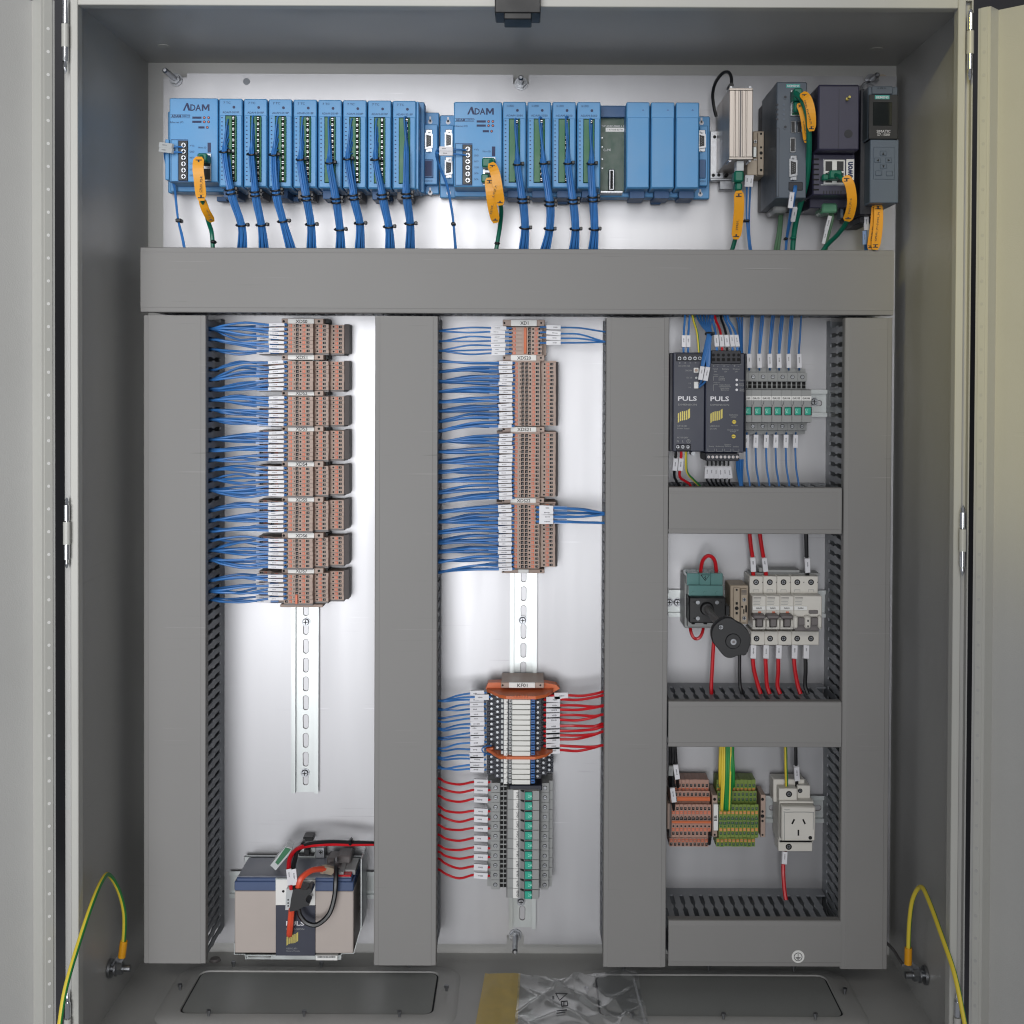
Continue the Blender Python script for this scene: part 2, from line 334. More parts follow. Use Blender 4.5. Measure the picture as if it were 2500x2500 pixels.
# hinges: pin with pointed ends, painted sleeve in the middle
def hinge(u, vs, d):
    q = [U(u, v, d) for v in vs]; x = sum(p.x for p in q) / len(q); q = [Vector((x, -d, p.z)) for p in q]
    h = P('hinge', MB().cyl(q[1], q[2], 0.0033, 16), 'chrome', cab); P('pin', MB().cyl(q[4], q[5], 0.0033, 16), 'chrome', h); P('neck', MB().cyl(q[2], q[3], 0.0015, 10), 'chrome', h)
    P('sleeve', MB().cyl(q[3], q[4], 0.0039, 16), 'paint_edge', h)
    P('pin_tip', MB().cyl(q[0], q[1] + (q[0] - q[1]) * 0.5, 0.0008, 10, 0.0026).cyl(q[1] + (q[0] - q[1]) * 0.5, q[1], 0.0026, 10, 0.0016), 'chrome', h)
    P('pin_tip', MB().cyl(q[5], q[5] + (q[6] - q[5]) * 0.5, 0.0016, 10, 0.0026).cyl(q[5] + (q[6] - q[5]) * 0.5, q[6], 0.0026, 10, 0.0008), 'chrome', h)
hinge(159, (-30, 0, 57, 59, 115, 150, 180), 0.268); hinge(163, (1215, 1233, 1271, 1274, 1329, 1366, 1387), 0.268); hinge(165, (2424, 2446, 2484, 2487, 2540, 2578, 2600), 0.268)
hinge(2369, (22, 33, 73, 76, 132, 169, 196), 0.268); hinge(2350, (1234, 1251, 1287, 1292, 1346, 1383, 1405), 0.268); hinge(2337, (2424, 2445, 2481, 2484, 2540, 2578, 2600), 0.268)
# doors, swung open
def door(side):
    x0 = (lipL - fw - 0.0115) if side < 0 else (lipR + fw + 0.0085); d0 = DF + 0.012
    th = math.radians(130 if side < 0 else 136); e = Vector((math.cos(th) * (1 if side < 0 else -1), -math.sin(th), 0)); n = Vector((math.sin(th) * (1 if side < 0 else -1), math.cos(th), 0))
    o = Vector((x0, -d0, 0)); z0, z1 = ZB - 0.03, U(122, -3, 0.28).z if side < 0 else U(2395, 17, 0.28).z
    def slab(t0, t1, n0, n1, za=z0, zb=z1):
        q = [o + e * t + n * m for t, m in ((t0, n0), (t1, n0), (t1, n1), (t0, n1))]
        return MB().add([(p.x, p.y, z) for z in (za, zb) for p in q], [(0, 1, 2, 3), (7, 6, 5, 4), (0, 4, 5, 1), (1, 5, 6, 2), (2, 6, 7, 3), (3, 7, 4, 0)])
    a = slab(0, 0.47, -0.022, -0.020); b = slab(0, 0.0015, -0.02, -0.001); a.add(b.v, b.f); b = slab(0.0015, 0.012, -0.0025, -0.001); a.add(b.v, b.f)
    dr = P('door', a, 'paint', cab)
    w0, w1 = 0.0035, 0.0125 if side < 0 else 0.0110
    br = slab(w0, w1, -0.02, 0.0); b = slab(w1, w1 + 0.003, -0.02, -0.0008); br.add(b.v, b.f)
    P('perforated_bar', br, 'paint_edge', dr)
    hm = MB(); c = e * ((w0 + w1) / 2)
    hm.cyl(c * 0 + n * -0.0006, n * 0.0003, 0.0018, 10); me = mesh('hole', hm, 'white' if side < 0 else 'paint')
    zc = U(122 if side < 0 else 2385, 70, 0.28).z; step = 0.0245
    k = 0
    while zc - k * step > z0:
        if zc - k * step < z1: link('hole', me, dr, o + c + Vector((0, 0, zc - k * step)))
        k += 1
    return dr
door(-1); door(1)
# gland plates in the floor
def gland(c4):
    q = [Ufloor(u, v, ZB) for u, v in c4]; x0 = (q[0].x + q[3].x) / 2; x1 = (q[1].x + q[2].x) / 2; d0 = -(q[0].y + q[1].y) / 2; d1 = -(q[2].y + q[3].y) / 2
    def rr(x0, x1, d0, d1, r, k=5):
        out = []
        for cx, cy, a in ((x1 - r, d1 - r, 0), (x0 + r, d1 - r, 90), (x0 + r, d0 + r, 180), (x1 - r, d0 + r, 270)):
            out += [(cx + r * math.cos(math.radians(a + 90 * i / k)), cy + r * math.sin(math.radians(a + 90 * i / k))) for i in range(k + 1)]
        return out
    A = rr(x0 - 0.027, x1 + 0.027, d0 - 0.017, d1 + 0.027, 0.03); Bq = rr(x0 - 0.021, x1 + 0.021, d0 - 0.012, d1 + 0.021, 0.026); C = rr(x0, x1, d0, d1, 0.012); E_ = rr(x0 + 0.001, x1 - 0.001, d0 + 0.001, d1 - 0.001, 0.012)
    mb = MB(); n = len(A); vs = []
    for ring, z in ((A, 0.0002), (Bq, 0.0032), (C, 0.0032), (E_, 0.001)): vs += [(x, -d, ZB + z) for x, d in ring]
    mb.add(vs, [(k * n + i, k * n + (i + 1) % n, (k + 1) * n + (i + 1) % n, (k + 1) * n + i) for k in range(3) for i in range(n)])
    g = P('gland_frame', mb, 'paint', fl)
    P('gasket', MB().prism(C, 'xd', ZB + 0.0006, ZB + 0.0012), 'gasket', fl)
    P('gland_plate', MB().prism(rr(x0 + 0.003, x1 - 0.003, d0 + 0.003, d1 - 0.003, 0.010), 'xd', ZB + 0.0012, ZB + 0.002), 'glandplate', fl)
    me = mesh('screw', MB().cyl((0, 0, 0), (0, 0, 0.006), 0.0016, 8).cyl((0, 0, 0.004), (0, 0, 0.007), 0.0028, 8), 'steel')
    xs = [x0 + (x1 - x0) * t for t in (0.13, 0.5, 0.87)]
    for x in xs: link('screw', me, fl, (x, -(d0 - 0.007), ZB + 0.005)); link('screw', me, fl, (x, -(d1 + 0.009), ZB + 0.005))
    for x in (x0 - 0.012, x1 + 0.012): link('screw', me, fl, (x, -(d0 + d1) / 2, ZB + 0.005))
gland(((481, 2375), (1072, 2378), (1060, 2482), (443, 2482))); gland(((1443, 2383), (2017, 2387), (2062, 2488), (1470, 2488)))
pq = Ufloor(525, 2345, ZB); P('floor_plug', MB().cyl((pq.x, pq.y, ZB), (pq.x, pq.y, ZB + 0.003), 0.0075, 20, 0.006), 'term_dark', fl)
# ------------------------------------------------------------------ mounting plate
x0, x1, z0, z1 = Rc(399, 182, 2180, 2305, 0)
z0 = U(1290, 2305, 0).z; z1 = (U(399, 178, 0).z + U(2100, 187, 0).z) / 2
mp = thing('mounting_plate', 'bare galvanised steel plate carrying all the equipment', 'mounting plate', (0, 0, z0))
notch = [U(430, 195, 0), U(1272, 205, 0), U(2126, 197, 0)]; nb = U(1258, 2283, 0); poly = [(x0, z0)]
poly += [(nb.x - 0.011, z0), (nb.x - 0.011, nb.z), (nb.x + 0.011, nb.z), (nb.x + 0.011, z0), (x1, z0), (x1, z1)]
for q in (notch[2], notch[1]): poly += [(q.x + 0.010, z1), (q.x + 0.010, q.z), (q.x - 0.010, q.z), (q.x - 0.010, z1)]
poly += [(notch[0].x + 0.014, z1), (notch[0].x + 0.014, notch[0].z + 0.003), (x0, notch[0].z + 0.003)]
P('plate', MB().prism(poly, 'xz', -0.003, 0.0), 'zinc', mp, False)
h = U(602, 199, 0); P('hole', MB().cyl((h.x, 0, h.z), (h.x, -0.0004, h.z), 0.0045, 20), 'duct_side', mp)
for q, L in ((notch[0], 0.050), (notch[1], 0.034), (notch[2], 0.030), (nb, 0.048)):
    b = P('stud', MB().cyl((q.x, 0.02, q.z), (q.x, -L, q.z), 0.0034, 12).cyl((q.x, -L, q.z), (q.x, -L - 0.002, q.z), 0.0034, 12, 0.002), 'steel', mp)
    for i in range(9): pass
    P('washer', MB().cyl((q.x, -0.0005, q.z), (q.x, -0.002, q.z), 0.0085, 20), 'steel', b)
    P('nut', MB().cyl((q.x, -0.002, q.z), (q.x, -0.0075, q.z), 0.0068, 6), 'steel', b)
# ------------------------------------------------------------------ cable ducts
DD, PT = 0.105, 0.0125
def slot_hw(d):
    K = ((0.022, 0.0022), (0.026, 0.0027), (0.048, 0.0027), (0.055, 0.0010), (0.060, 0.0010), (0.066, 0.0029), (0.086, 0.0029), (0.091, 0.0011), (0.0955, 0.0011))
    return K
def finger_poly(): return [(-PT / 2 + w, d) for d, w in slot_hw(0)] + [(PT / 2 - w, d) for d, w in reversed(slot_hw(0))]
FZ = mesh('finger', MB().prism(finger_poly(), 'zd', -0.0008, 0.0008), 'duct_side'); FX = MB()
_fp = finger_poly(); _n = len(_fp)
FX.add([(a, -d, z) for z in (-0.0008, 0.0008) for a, d in _fp], [tuple(range(_n)), tuple(range(2 * _n - 1, _n - 1, -1))] + [(i, (i + 1) % _n, _n + (i + 1) % _n, _n + i) for i in range(_n)]); FX = mesh('finger', FX, 'duct_side')
DUCT = {}
def duct(key, label, r, axis, show):
    x0, x1, z0, z1 = r; t = thing('cable_duct', label, 'cable duct', ((x0 + x1) / 2, 0, z0), 'grey slotted cable ducts'); DUCT[key] = r
    a0, a1, b0, b1 = (x0, x1, z0, z1) if axis == 'z' else (z0, z1, x0, x1)
    prof = [(a0, DD - 0.013), (a0, DD - 0.0022), (a0 + 0.0008, DD - 0.0008), (a0 + 0.0055, DD - 0.0004), (a0 + 0.0063, DD), (a1 - 0.0063, DD), (a1 - 0.0055, DD - 0.0004), (a1 - 0.0008, DD - 0.0008), (a1, DD - 0.0022), (a1, DD - 0.013), (a1 - 0.0014, DD - 0.013), (a1 - 0.0014, DD - 0.003), (a0 + 0.0014, DD - 0.003), (a0 + 0.0014, DD - 0.013)]
    def ext(mb, pr):
        if axis == 'z': return mb.prism(pr, 'xd', b0, b1)
        n = len(pr); return mb.add([(x, -d, z) for x in (b0, b1) for z, d in pr], [tuple(range(n)), tuple(range(2 * n - 1, n - 1, -1))] + [(i, (i + 1) % n, n + (i + 1) % n, n + i) for i in range(n)])
    P('cover', ext(MB(), prof), 'duct', t, False)
    P('base', ext(MB(), [(a0 + 0.002, 0.0004), (a1 - 0.002, 0.0004), (a1 - 0.002, 0.0222), (a1 - 0.0036, 0.0222), (a1 - 0.0036, 0.003), (a0 + 0.0036, 0.003), (a0 + 0.0036, 0.0222), (a0 + 0.002, 0.0222)]), 'duct_side', t, False)
    n = int((b1 - b0) / PT)
    for sd in (0, 1):
        w = a0 + 0.0028 if sd == 0 else a1 - 0.0028
        if show == sd:
            for i in range(n):
                s = b0 + (i + 0.5) * PT
                link('finger', FZ if axis == 'z' else FX, t, (w, 0, s) if axis == 'z' else (s, 0, w))
        else:
            mb = MB()
            for i in range(n):
                s = b0 + (i + 0.5) * PT
                if axis == 'z': mb.prism([(a + s, d) for a, d in _fp], 'zd', w - 0.0008, w + 0.0008)
                else: mb.add([(a + s, -d, w + z) for z in (-0.0008, 0.0008) for a, d in _fp], [tuple(range(_n)), tuple(range(2 * _n - 1, _n - 1, -1))] + [(i, (i + 1) % _n, _n + (i + 1) % _n, _n + i) for i in range(_n)])
            q = P('side_wall', mb, 'duct_side', t, False); q['kind'] = 'stuff'
    return t
setF(0, 0, 1)
duct('A', 'long horizontal cable duct below the blue input modules', Rc(343, 607, 2182, 766, DD), 'x', 0)
duct('V1', 'upright cable duct beside the row of strips XDS0 to XDS7', Rc(350, 770, 502, 2352, DD), 'z', 1)
duct('V2', 'upright cable duct feeding blue wires to strips XDS20 to XDS22', Rc(914, 772, 1067, 2357, DD), 'z', 1)
duct('V3', 'upright cable duct between the red relay wires and the power supplies', Rc(1476, 776, 1630, 2361, DD), 'z', 0)
duct('V4', 'upright cable duct beside the mains socket and circuit breakers', Rc(2057, 776, 2173, 2366, DD), 'z', 0)
duct('H1', 'short cable duct below the two dark power supplies', Rc(1633, 1190, 2055, 1304, DD), 'x', 1)
duct('H2', 'short cable duct below the circuit breakers', Rc(1632, 1713, 2054, 1825, DD), 'x', 1)
duct('H3', 'short bottom cable duct with a round earth sticker', Rc(1632, 2248, 2053, 2361, DD), 'x', 1)
# ------------------------------------------------------------------ mounting rails
def rail(label, r, axis, screws=()):
    x0, x1, z0, z1 = r; t = thing('mounting_rail', label, 'rail', ((x0 + x1) / 2, 0, z0), 'slotted steel mounting rails')
    c, b0, b1 = ((x0 + x1) / 2, z0, z1) if axis == 'z' else ((z0 + z1) / 2, x0, x1)
    def W(a, d, s): return (c + a, -d, s) if axis == 'z' else (s, -d, c + a)
    mb = MB(); prof = [(-0.0175, 0.0075), (-0.0125, 0.0075), (-0.0125, 0.0015), (0.0125, 0.0015), (0.0125, 0.0075), (0.0175, 0.0075)]
    prof2 = [(0.0175, 0.0065), (0.0135, 0.0065), (0.0135, 0.0005), (-0.0135, 0.0005), (-0.0135, 0.0065), (-0.0175, 0.0065)]
    # side hats
    for sg in (-1, 1):
        pr = [(sg * 0.0175, 0.0065), (sg * 0.0175, 0.0075), (sg * 0.0124, 0.0075), (sg * 0.0124, 0.0006), (sg * 0.0134, 0.0006), (sg * 0.0134, 0.0065)]
        n = len(pr); mb.add([W(a, d, s) for s in (b0, b1) for a, d in pr], [tuple(range(n)), tuple(range(2 * n - 1, n - 1, -1))] + [(i, (i + 1) % n, n + (i + 1) % n, n + i) for i in range(n)])
    # web with oblong slots
    s = b0 + 0.006; N = 16; pitch = 0.0245
    mb.add([W(a, 0.0016, q) for q in (b0, s) for a in (-0.0124, 0.0124)], [(0, 1, 3, 2)])
    while s < b1 - 0.001:
        e = min(s + pitch, b1); full = e - s > pitch * 0.95
        if full:
            ov = []; m0 = (s + e) / 2; hl, r_ = 0.0058, 0.0033
            for i in range(N):
                a = math.pi * 2 * i / N; ov.append((r_ * math.cos(a), m0 + (hl if math.sin(a) >= 0 else -hl) + r_ * math.sin(a)))
            out = []
            for a, q in ov:
                da, dq = a, q - m0; k = min(0.0124 / abs(da) if abs(da) > 1e-6 else 9e9, (pitch / 2) / abs(dq) if abs(dq) > 1e-6 else 9e9); out.append((da * k, m0 + dq * k))
            cor = [(0.0124, e), (-0.0124, e), (-0.0124, s), (0.0124, s)]
            for cpt in cor:
                j = min(range(N), key=lambda i: (out[i][0] - cpt[0]) ** 2 + (out[i][1] - cpt[1]) ** 2); out[j] = cpt
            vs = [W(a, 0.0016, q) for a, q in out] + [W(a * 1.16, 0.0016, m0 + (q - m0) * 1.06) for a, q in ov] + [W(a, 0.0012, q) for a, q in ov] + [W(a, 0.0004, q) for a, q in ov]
            mb.add(vs, [(k * N + i, k * N + (i + 1) % N, (k + 1) * N + (i + 1) % N, (k + 1) * N + i) for k in (0,) for i in range(N)]); mb.add(vs, [(k * N + i, k * N + (i + 1) % N, (k + 1) * N + (i + 1) % N, (k + 1) * N + i) for k in (1, 2) for i in range(N)], 1)  # dark rim round each slot: gap shadow under the web, put in as colour
        else: mb.add([W(a, 0.0016, q) for q in (s, e) for a in (-0.0124, 0.0124)], [(0, 1, 3, 2)])
        s = e
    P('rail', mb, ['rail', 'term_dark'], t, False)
    for p in screws:
        sm = MB().cyl((p.x, -0.0014, p.z), (p.x, -0.003, p.z), 0.0058, 16).cyl((p.x, -0.003, p.z), (p.x, -0.0058, p.z), 0.0046, 12, 0.0036); sm.box(p.x - 0.0028, p.x + 0.0028, 0.0057, 0.006, p.z - 0.0005, p.z + 0.0005, 0, 1); sm.box(p.x - 0.0005, p.x + 0.0005, 0.0057, 0.0061, p.z - 0.0028, p.z + 0.0028, 0, 1)
        P('screw', sm, ['steel', 'hole'], t)
    return t
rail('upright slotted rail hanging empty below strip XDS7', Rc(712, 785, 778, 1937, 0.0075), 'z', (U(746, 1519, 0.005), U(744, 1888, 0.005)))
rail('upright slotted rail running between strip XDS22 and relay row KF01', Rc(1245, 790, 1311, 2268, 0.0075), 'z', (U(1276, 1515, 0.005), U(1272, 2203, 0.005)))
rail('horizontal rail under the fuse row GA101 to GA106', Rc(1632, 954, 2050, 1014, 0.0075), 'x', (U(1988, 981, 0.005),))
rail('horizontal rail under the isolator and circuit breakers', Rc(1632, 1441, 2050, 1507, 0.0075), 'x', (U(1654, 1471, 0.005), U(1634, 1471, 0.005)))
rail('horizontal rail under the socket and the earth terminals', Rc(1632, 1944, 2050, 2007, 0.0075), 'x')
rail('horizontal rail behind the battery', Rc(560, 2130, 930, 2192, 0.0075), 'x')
J = lambda s: rnd.uniform(-s, s)
# ------------------------------------------------------------------ terminal slices
TP = 0.00521
def slice_mesh(steps, feats, cols=('term', 'hole'), name='terminal', tp=TP, axis='z'):
    """steps: (a0, a1, d) tiers from left to right; feats: (kind, a, d)"""
    poly = [(steps[0][0], 0.008)]
    for a0, a1, d in steps: poly += [(a0, d), (a1, d)]
    poly += [(steps[-1][1], 0.008)]; h = tp * 0.47; mb = MB()
    def Q(a, s, d): return (a, -d, s) if axis == 'z' else (s, -d, a)
    def bx(a0, a1, d0, d1, s0, s1, c, m):
        if axis == 'z': mb.box(a0, a1, d0, d1, s0, s1, c, m)
        else: mb.box(s0, s1, d0, d1, a0, a1, c, m)
    n = len(poly); mb.add([Q(a, s, d) for s in (-h, h) for a, d in poly], [tuple(range(n)), tuple(range(2 * n - 1, n - 1, -1))] + [(i, (i + 1) % n, n + (i + 1) % n, n + i) for i in range(n)])
    for k, a, d in feats:
        if k == 'E': bx(a - 0.0023, a + 0.0023, d - 0.001, d + 0.0002, -0.0018, 0.0018, 0.0006, 1); bx(a - 0.0002, a + 0.0014, d, d + 0.0004, -0.0008, 0.0008, 0, 2)
        elif k == 'D': mb.cyl(Q(a, 0, d - 0.0005), Q(a, 0, d + 0.0002), 0.0012, 8, None, 1)
        elif k == 'S': bx(a - 0.0005, a + 0.0005, d - 0.001, d + 0.0002, -0.0011, 0.0011, 0, 1)
        elif k == 'B': bx(a - 0.0018, a + 0.0018, d - 0.001, d + 0.0002, -0.0020, 0.0020, 0, 1); bx(a - 0.0004, a + 0.0014, d, d + 0.0004, -0.0013, 0.0005, 0, 2)
        elif k == 'L': bx(a - 0.0022, a + 0.0022, d - 0.001, d + 0.0003, -0.0021, 0.0021, 0.0003, 3)
    return mesh(name, mb, [cols[0], cols[1], 'term_dark', cols[0]], shade=False)
def button_mesh(col, axis='z'):
    mb = MB()
    if axis == 'z': mb.box(-0.0019, 0.0019, -0.001, 0.0007, -0.0018, 0.0018, 0.0004).box(-0.0003, 0.0003, 0.0007, 0.0009, -0.0012, 0.0012, 0, 1).box(-0.0013, -0.0007, 0.0007, 0.0009, -0.0012, 0.0012, 0, 2)
    else: mb.box(-0.0018, 0.0018, -0.001, 0.0007, -0.0019, 0.0019, 0.0004).box(-0.0012, 0.0012, 0.0007, 0.0009, -0.0003, 0.0003, 0, 1)
    return mesh('release_button', mb, [col, 'term', 'term'])
BTN = button_mesh('orange')
def strip(name, label, xr, ztop, n, me, btns, group, cat='terminal strip', btn=BTN, axis='z', step=TP):
    t = thing(name, label, cat, (xr, 0, ztop - n * step) if axis == 'z' else (ztop, 0, xr), group)
    for i in range(n):
        loc = Vector((xr, 0, ztop - (i + 0.5) * step)) if axis == 'z' else Vector((ztop + (i + 0.5) * step, 0, xr))
        loc += Vector((J(0.00025), J(0.0003), 0)) if axis == 'z' else Vector((0, J(0.0003), J(0.00025)))
        s = link('terminal', me, t, loc)
        for a, d in btns: link('release_button', btn, s, loc + (Vector((a, -d, 0)) if axis == 'z' else Vector((0, -d, a))))
    return t
def bracket(text, label, u0, v0, u1, v1, ul0, ul1, d, txt_w, txt_h, vb=None, dots=None):
    """end bracket on the rail with a white name plate"""
    x0, x1, z0, z1 = Rc(u0, v0, u1, v1, d - 0.003); t = thing('end_bracket', label, 'end bracket', ((x0 + x1) / 2, 0, z0), 'end brackets with name plates')
    P('body', MB().box(x0, x1, 0.006, d - 0.003, z0, z1, 0.0006), 'term', t)
    sc_ = MB()
    for u in (dots or (u0 + 16, u1 - 36)): sc_.pcyl(u, (v0 + v1) / 2, 10, d - 0.004, d - 0.0028, 10)
    P('screw_hole', sc_, 'hole', t)
    lp = P('name_plate', MB().pbox(ul0, v0 + 2, ul1, v1 - 1, d - 0.003, d, 0.0004), 'white', t)
    if text: T(lp, text, (ul0 + ul1) / 2 + 4, (v0 + v1) / 2 + 1, txt_w, txt_h, d, 'print', bold=0.015)
    return t
# -------------------------------------------------------------- left column XDS0 .. XDS7
setF(330, 600, 3.22)
xrL = (U(1336, 0, 0.0075).x + U(1336, 900, 0.0075).x) / 2
S4 = [(-0.053, -0.036, 0.036), (-0.0355, -0.0165, 0.050), (-0.0160, 0.0200, 0.065), (0.0205, 0.0370, 0.050), (0.0375, 0.0545, 0.036)]
def ax_(u, d): return (FR[0] + u / FR[2] - CX) * (DIST - d) / FPX
F4 = [('E', 0, 0.065)]
def feat(lst, d, xr): return [(k, ax_(u, d) - xr, d) for k, u in lst]
xr0 = ax_(1336, 0.0075)
F4 = feat((('E', 1191), ('S', 1252), ('B', 1275), ('D', 1301), ('E', 1360)), 0.065, xr0) + feat((('D', 1433), ('E', 1489)), 0.050, xr0) + feat((('D', 1561), ('E', 1615)), 0.036, xr0) + [('E', -0.0330, 0.050), ('E', -0.050, 0.036)]
B4 = [(a, d) for _, a, d in feat((('O', 1223), ('O', 1327)), 0.065, xr0) + feat((('O', 1459),), 0.050, xr0) + feat((('O', 1586),), 0.036, xr0)] + [(-0.028, 0.050), (-0.045, 0.036)]
M4 = slice_mesh(S4, F4)
ROWS_L = [(790, 863), (881, 952.5), (968, 1038.5), (1053, 1125.5), (1139.5, 1213), (1226, 1301), (1315.5, 1388.5), (1402.5, 1475.5)]
setF(0, 0, 1)
STR = {}
for k, (va, vb) in enumerate(ROWS_L):
    za = U(725, va, 0.065).z; STR['XDS%d' % k] = za
    t = strip('terminal_strip', 'grey and orange seven-way terminal strip under name plate XDS%d' % k, xrL, za, 7, M4, B4, 'stepped terminal strips XDS0 to XDS7')
    x0, x1 = xrL - 0.056, xrL + 0.053
    cov = MB(); 
    pr = [(a, 0.006) for a in (xrL + S4[0][0],)]
    for a0, a1, d in S4: pr += [(xrL + a0, d - 0.0006), (xrL + a1, d - 0.0006)]
    pr += [(xrL + S4[-1][1] + 0.001, 0.006)]
    P('end_cover', cov.prism(pr, 'xd', za - 7 * TP - 0.0022, za - 7 * TP - 0.0002), 'term_dark', t, False)
    P('end_plate', MB().prism([(xrL + 0.0545, 0.008), (xrL + 0.0545, 0.034), (xrL + 0.060, 0.030), (xrL + 0.060, 0.008)], 'xd', za - 7 * TP, za + 0.001), 'term_dark', t, False)
    if k == 7:
        zc = za - 5.9 * TP; a = ax_(0, 0)
        setF(330, 600, 3.22); a = ax_(1270, 0.066); setF(0, 0, 1)
        P('jumper', MB().box(a - 0.0014, a + 0.0014, 0.064, 0.0672, zc - 0.006, zc + 0.006, 0.0004), 'orange', t)
setF(330, 600, 3.22)
NL = [(572, 612), (856, 893), (1138, 1175), (1416, 1457), (1692, 1736), (1973, 2015), (2256, 2296), (2533, 2574)]
for k, (va, vb) in enumerate(NL):
    b = bracket('XDS%d' % k, 'grey rail bracket with white name plate reading XDS%d' % k, 1152, va, 1480, vb + 4, 1200, 1406, 0.058, 92, 27)
    P('clip', MB().pbox(1482, va, 1516, vb, 0.006, 0.036), 'black', b)
P('foot', MB().pbox(1140, 2818, 1475, 2842, 0.006, 0.043), 'term', b)
# -------------------------------------------------------------- wires
def snap(z, key): z0 = DUCT[key][2]; return z0 + round((z - z0) / PT) * PT
def wire(name, col, pts, r, label, group, sleeves=(), k=5, sw=0.0038, cat='wire', n=7):
    mb = MB().tube(pts, r, n, 0, k); o = solo(name, mb, col, label, cat, group)
    for i, s in enumerate(sleeves):
        p0, p1 = s[0], s[1]; kind = s[2] if len(s) > 2 else 'sleeve'
        P('marker_sleeve', MB().obox(p0, p1, s[3] if len(s) > 3 else sw, s[4] if len(s) > 4 else 0.0034, 0, 1), [kind, 'faint_print'], o, False)
    return o
def fan(key, x_wall, z_slot, d_slot, zr, xs0, xs1, xe, d, label, group, col='wire_blue', r=0.00145, name='blue_wire', sleeve='sleeve', bulge=0.0, sw=0.0038, side=1):
    """one wire out of a duct slot, through its marker sleeve, into a terminal"""
    zj = z_slot + J(0.0012); zs0 = zr + (zj - zr) * 0.10 + J(0.0005); dj = d_slot + J(0.006)
    xm1 = x_wall + (xs0 - x_wall) * 0.22; xm2 = x_wall + (xs0 - x_wall) * 0.6
    pts = [(x_wall - side * 0.022, -dj + 0.004, zj + J(0.004)), (x_wall, -dj, zj), (xm1, -(dj + 0.004 + J(0.002)), zj + (zr - zj) * 0.30 + bulge * 0.6), (xm2, -(d + 0.004 + J(0.003)), zj + (zr - zj) * 0.80 + bulge), (xs0, -d, zs0), (xs1, -d, zr), (xe, -d + 0.001, zr)]
    return wire(name, col, pts, r, label, group, [(Vector((xs0, -d, zs0)), Vector((xs1, -d, zr)), sleeve)], k=4, sw=sw)
def xat(u, d): return ax_(u, d)
xV1 = DUCT['V1'][1] - 0.002
setF(330, 600, 3.22)
for k in range(8):
    za = STR['XDS%d' % k]; zc = za - 3.5 * TP; slots = [snap(zc + o, 'V1') for o in (0.0126, 0.0, -0.0126)]
    lb = 'thin blue wire with marker sleeve entering strip XDS%d' % k; gp = 'blue wires at strip XDS%d' % k
    assign = rnd.choice([(0, 0, 1, 1, 1, 2, 2), (0, 0, 1, 1, 2, 2, 2), (0, 0, 0, 1, 1, 2, 2), (0, 1, 1, 1, 2, 2, 2), (0, 0, 0, 0, 1, 1, 2)])
    for i in range(7):
        z = za - (i + 0.5) * TP + (0.0012 if i < 3 else -0.001) * (abs(i - 3) / 3)
        o = J(4)
        last = k == 7 and i > 4
        if not last or i == 5: fan('V1', xV1, slots[assign[i]], 0.066, z, xat(1050 + o, 0.069), xat(1170 + o, 0.069), xat(1192, 0.066), 0.069, lb, gp, bulge=J(0.0035) + (0.002 if i < 3 else -0.0005))
        o = J(6); z2 = z - 0.0012 + J(0.0006)
        fan('V1', xV1, slots[assign[i]], 0.052, z2, xat(955 + o, 0.052), xat(1062 + o, 0.052), xat(1130, 0.050), 0.052, lb, gp, sleeve='sleeve' if k == 7 or rnd.random() < 0.16 else 'sleeve_clear', bulge=J(0.0035) + (0.001 if i < 3 else -0.001))
# -------------------------------------------------------------- middle column
setF(1040, 740, 4.025)
xrM = (ax_(960, 0.0075)); xrM = (Rc(1245, 790, 1311, 2268, 0.0075)[0], xrM)[1]
S2 = [(-0.0335, -0.0165, 0.050), (-0.0160, 0.0205, 0.065), (0.0222, 0.0405, 0.050)]
F2 = feat((('E', 862), ('S', 925), ('B', 951), ('B', 990), ('D', 1023), ('E', 1095)), 0.065, xrM) + feat((('D', 1165), ('E', 1235)), 0.050, xrM) + [('E', -0.031, 0.050)]
B2 = [(a, d) for _, a, d in feat((('O', 886), ('O', 1055)), 0.065, xrM) + feat((('O', 1197),), 0.050, xrM)]
M2 = slice_mesh(S2, F2)
TPM = 0.00498
F1 = feat((('E', 832), ('L', 897), ('L', 927), ('B', 1015), ('D', 1050), ('E', 1118)), 0.060, xrM); B1 = [(a, d) for _, a, d in feat((('O', 864), ('O', 1080)), 0.060, xrM)]
M1 = slice_mesh([(ax_(818, 0.060) - xrM, ax_(1140, 0.060) - xrM, 0.060), (ax_(1140, 0.040) - xrM + 0.0005, ax_(1180, 0.040) - xrM, 0.040)], F1)
z = U(980, 235, 0.060).z; STR['XD1'] = z
t = strip('terminal_strip', 'seven-way terminal strip with a long red jumper under plate XD1', xrM, z, 7, M1, B1, 'terminal strips of the middle column', step=TPM)
P('jumper', MB().pbox(961, 240, 989, 497, 0.058, 0.0625), 'orange_plate', t)
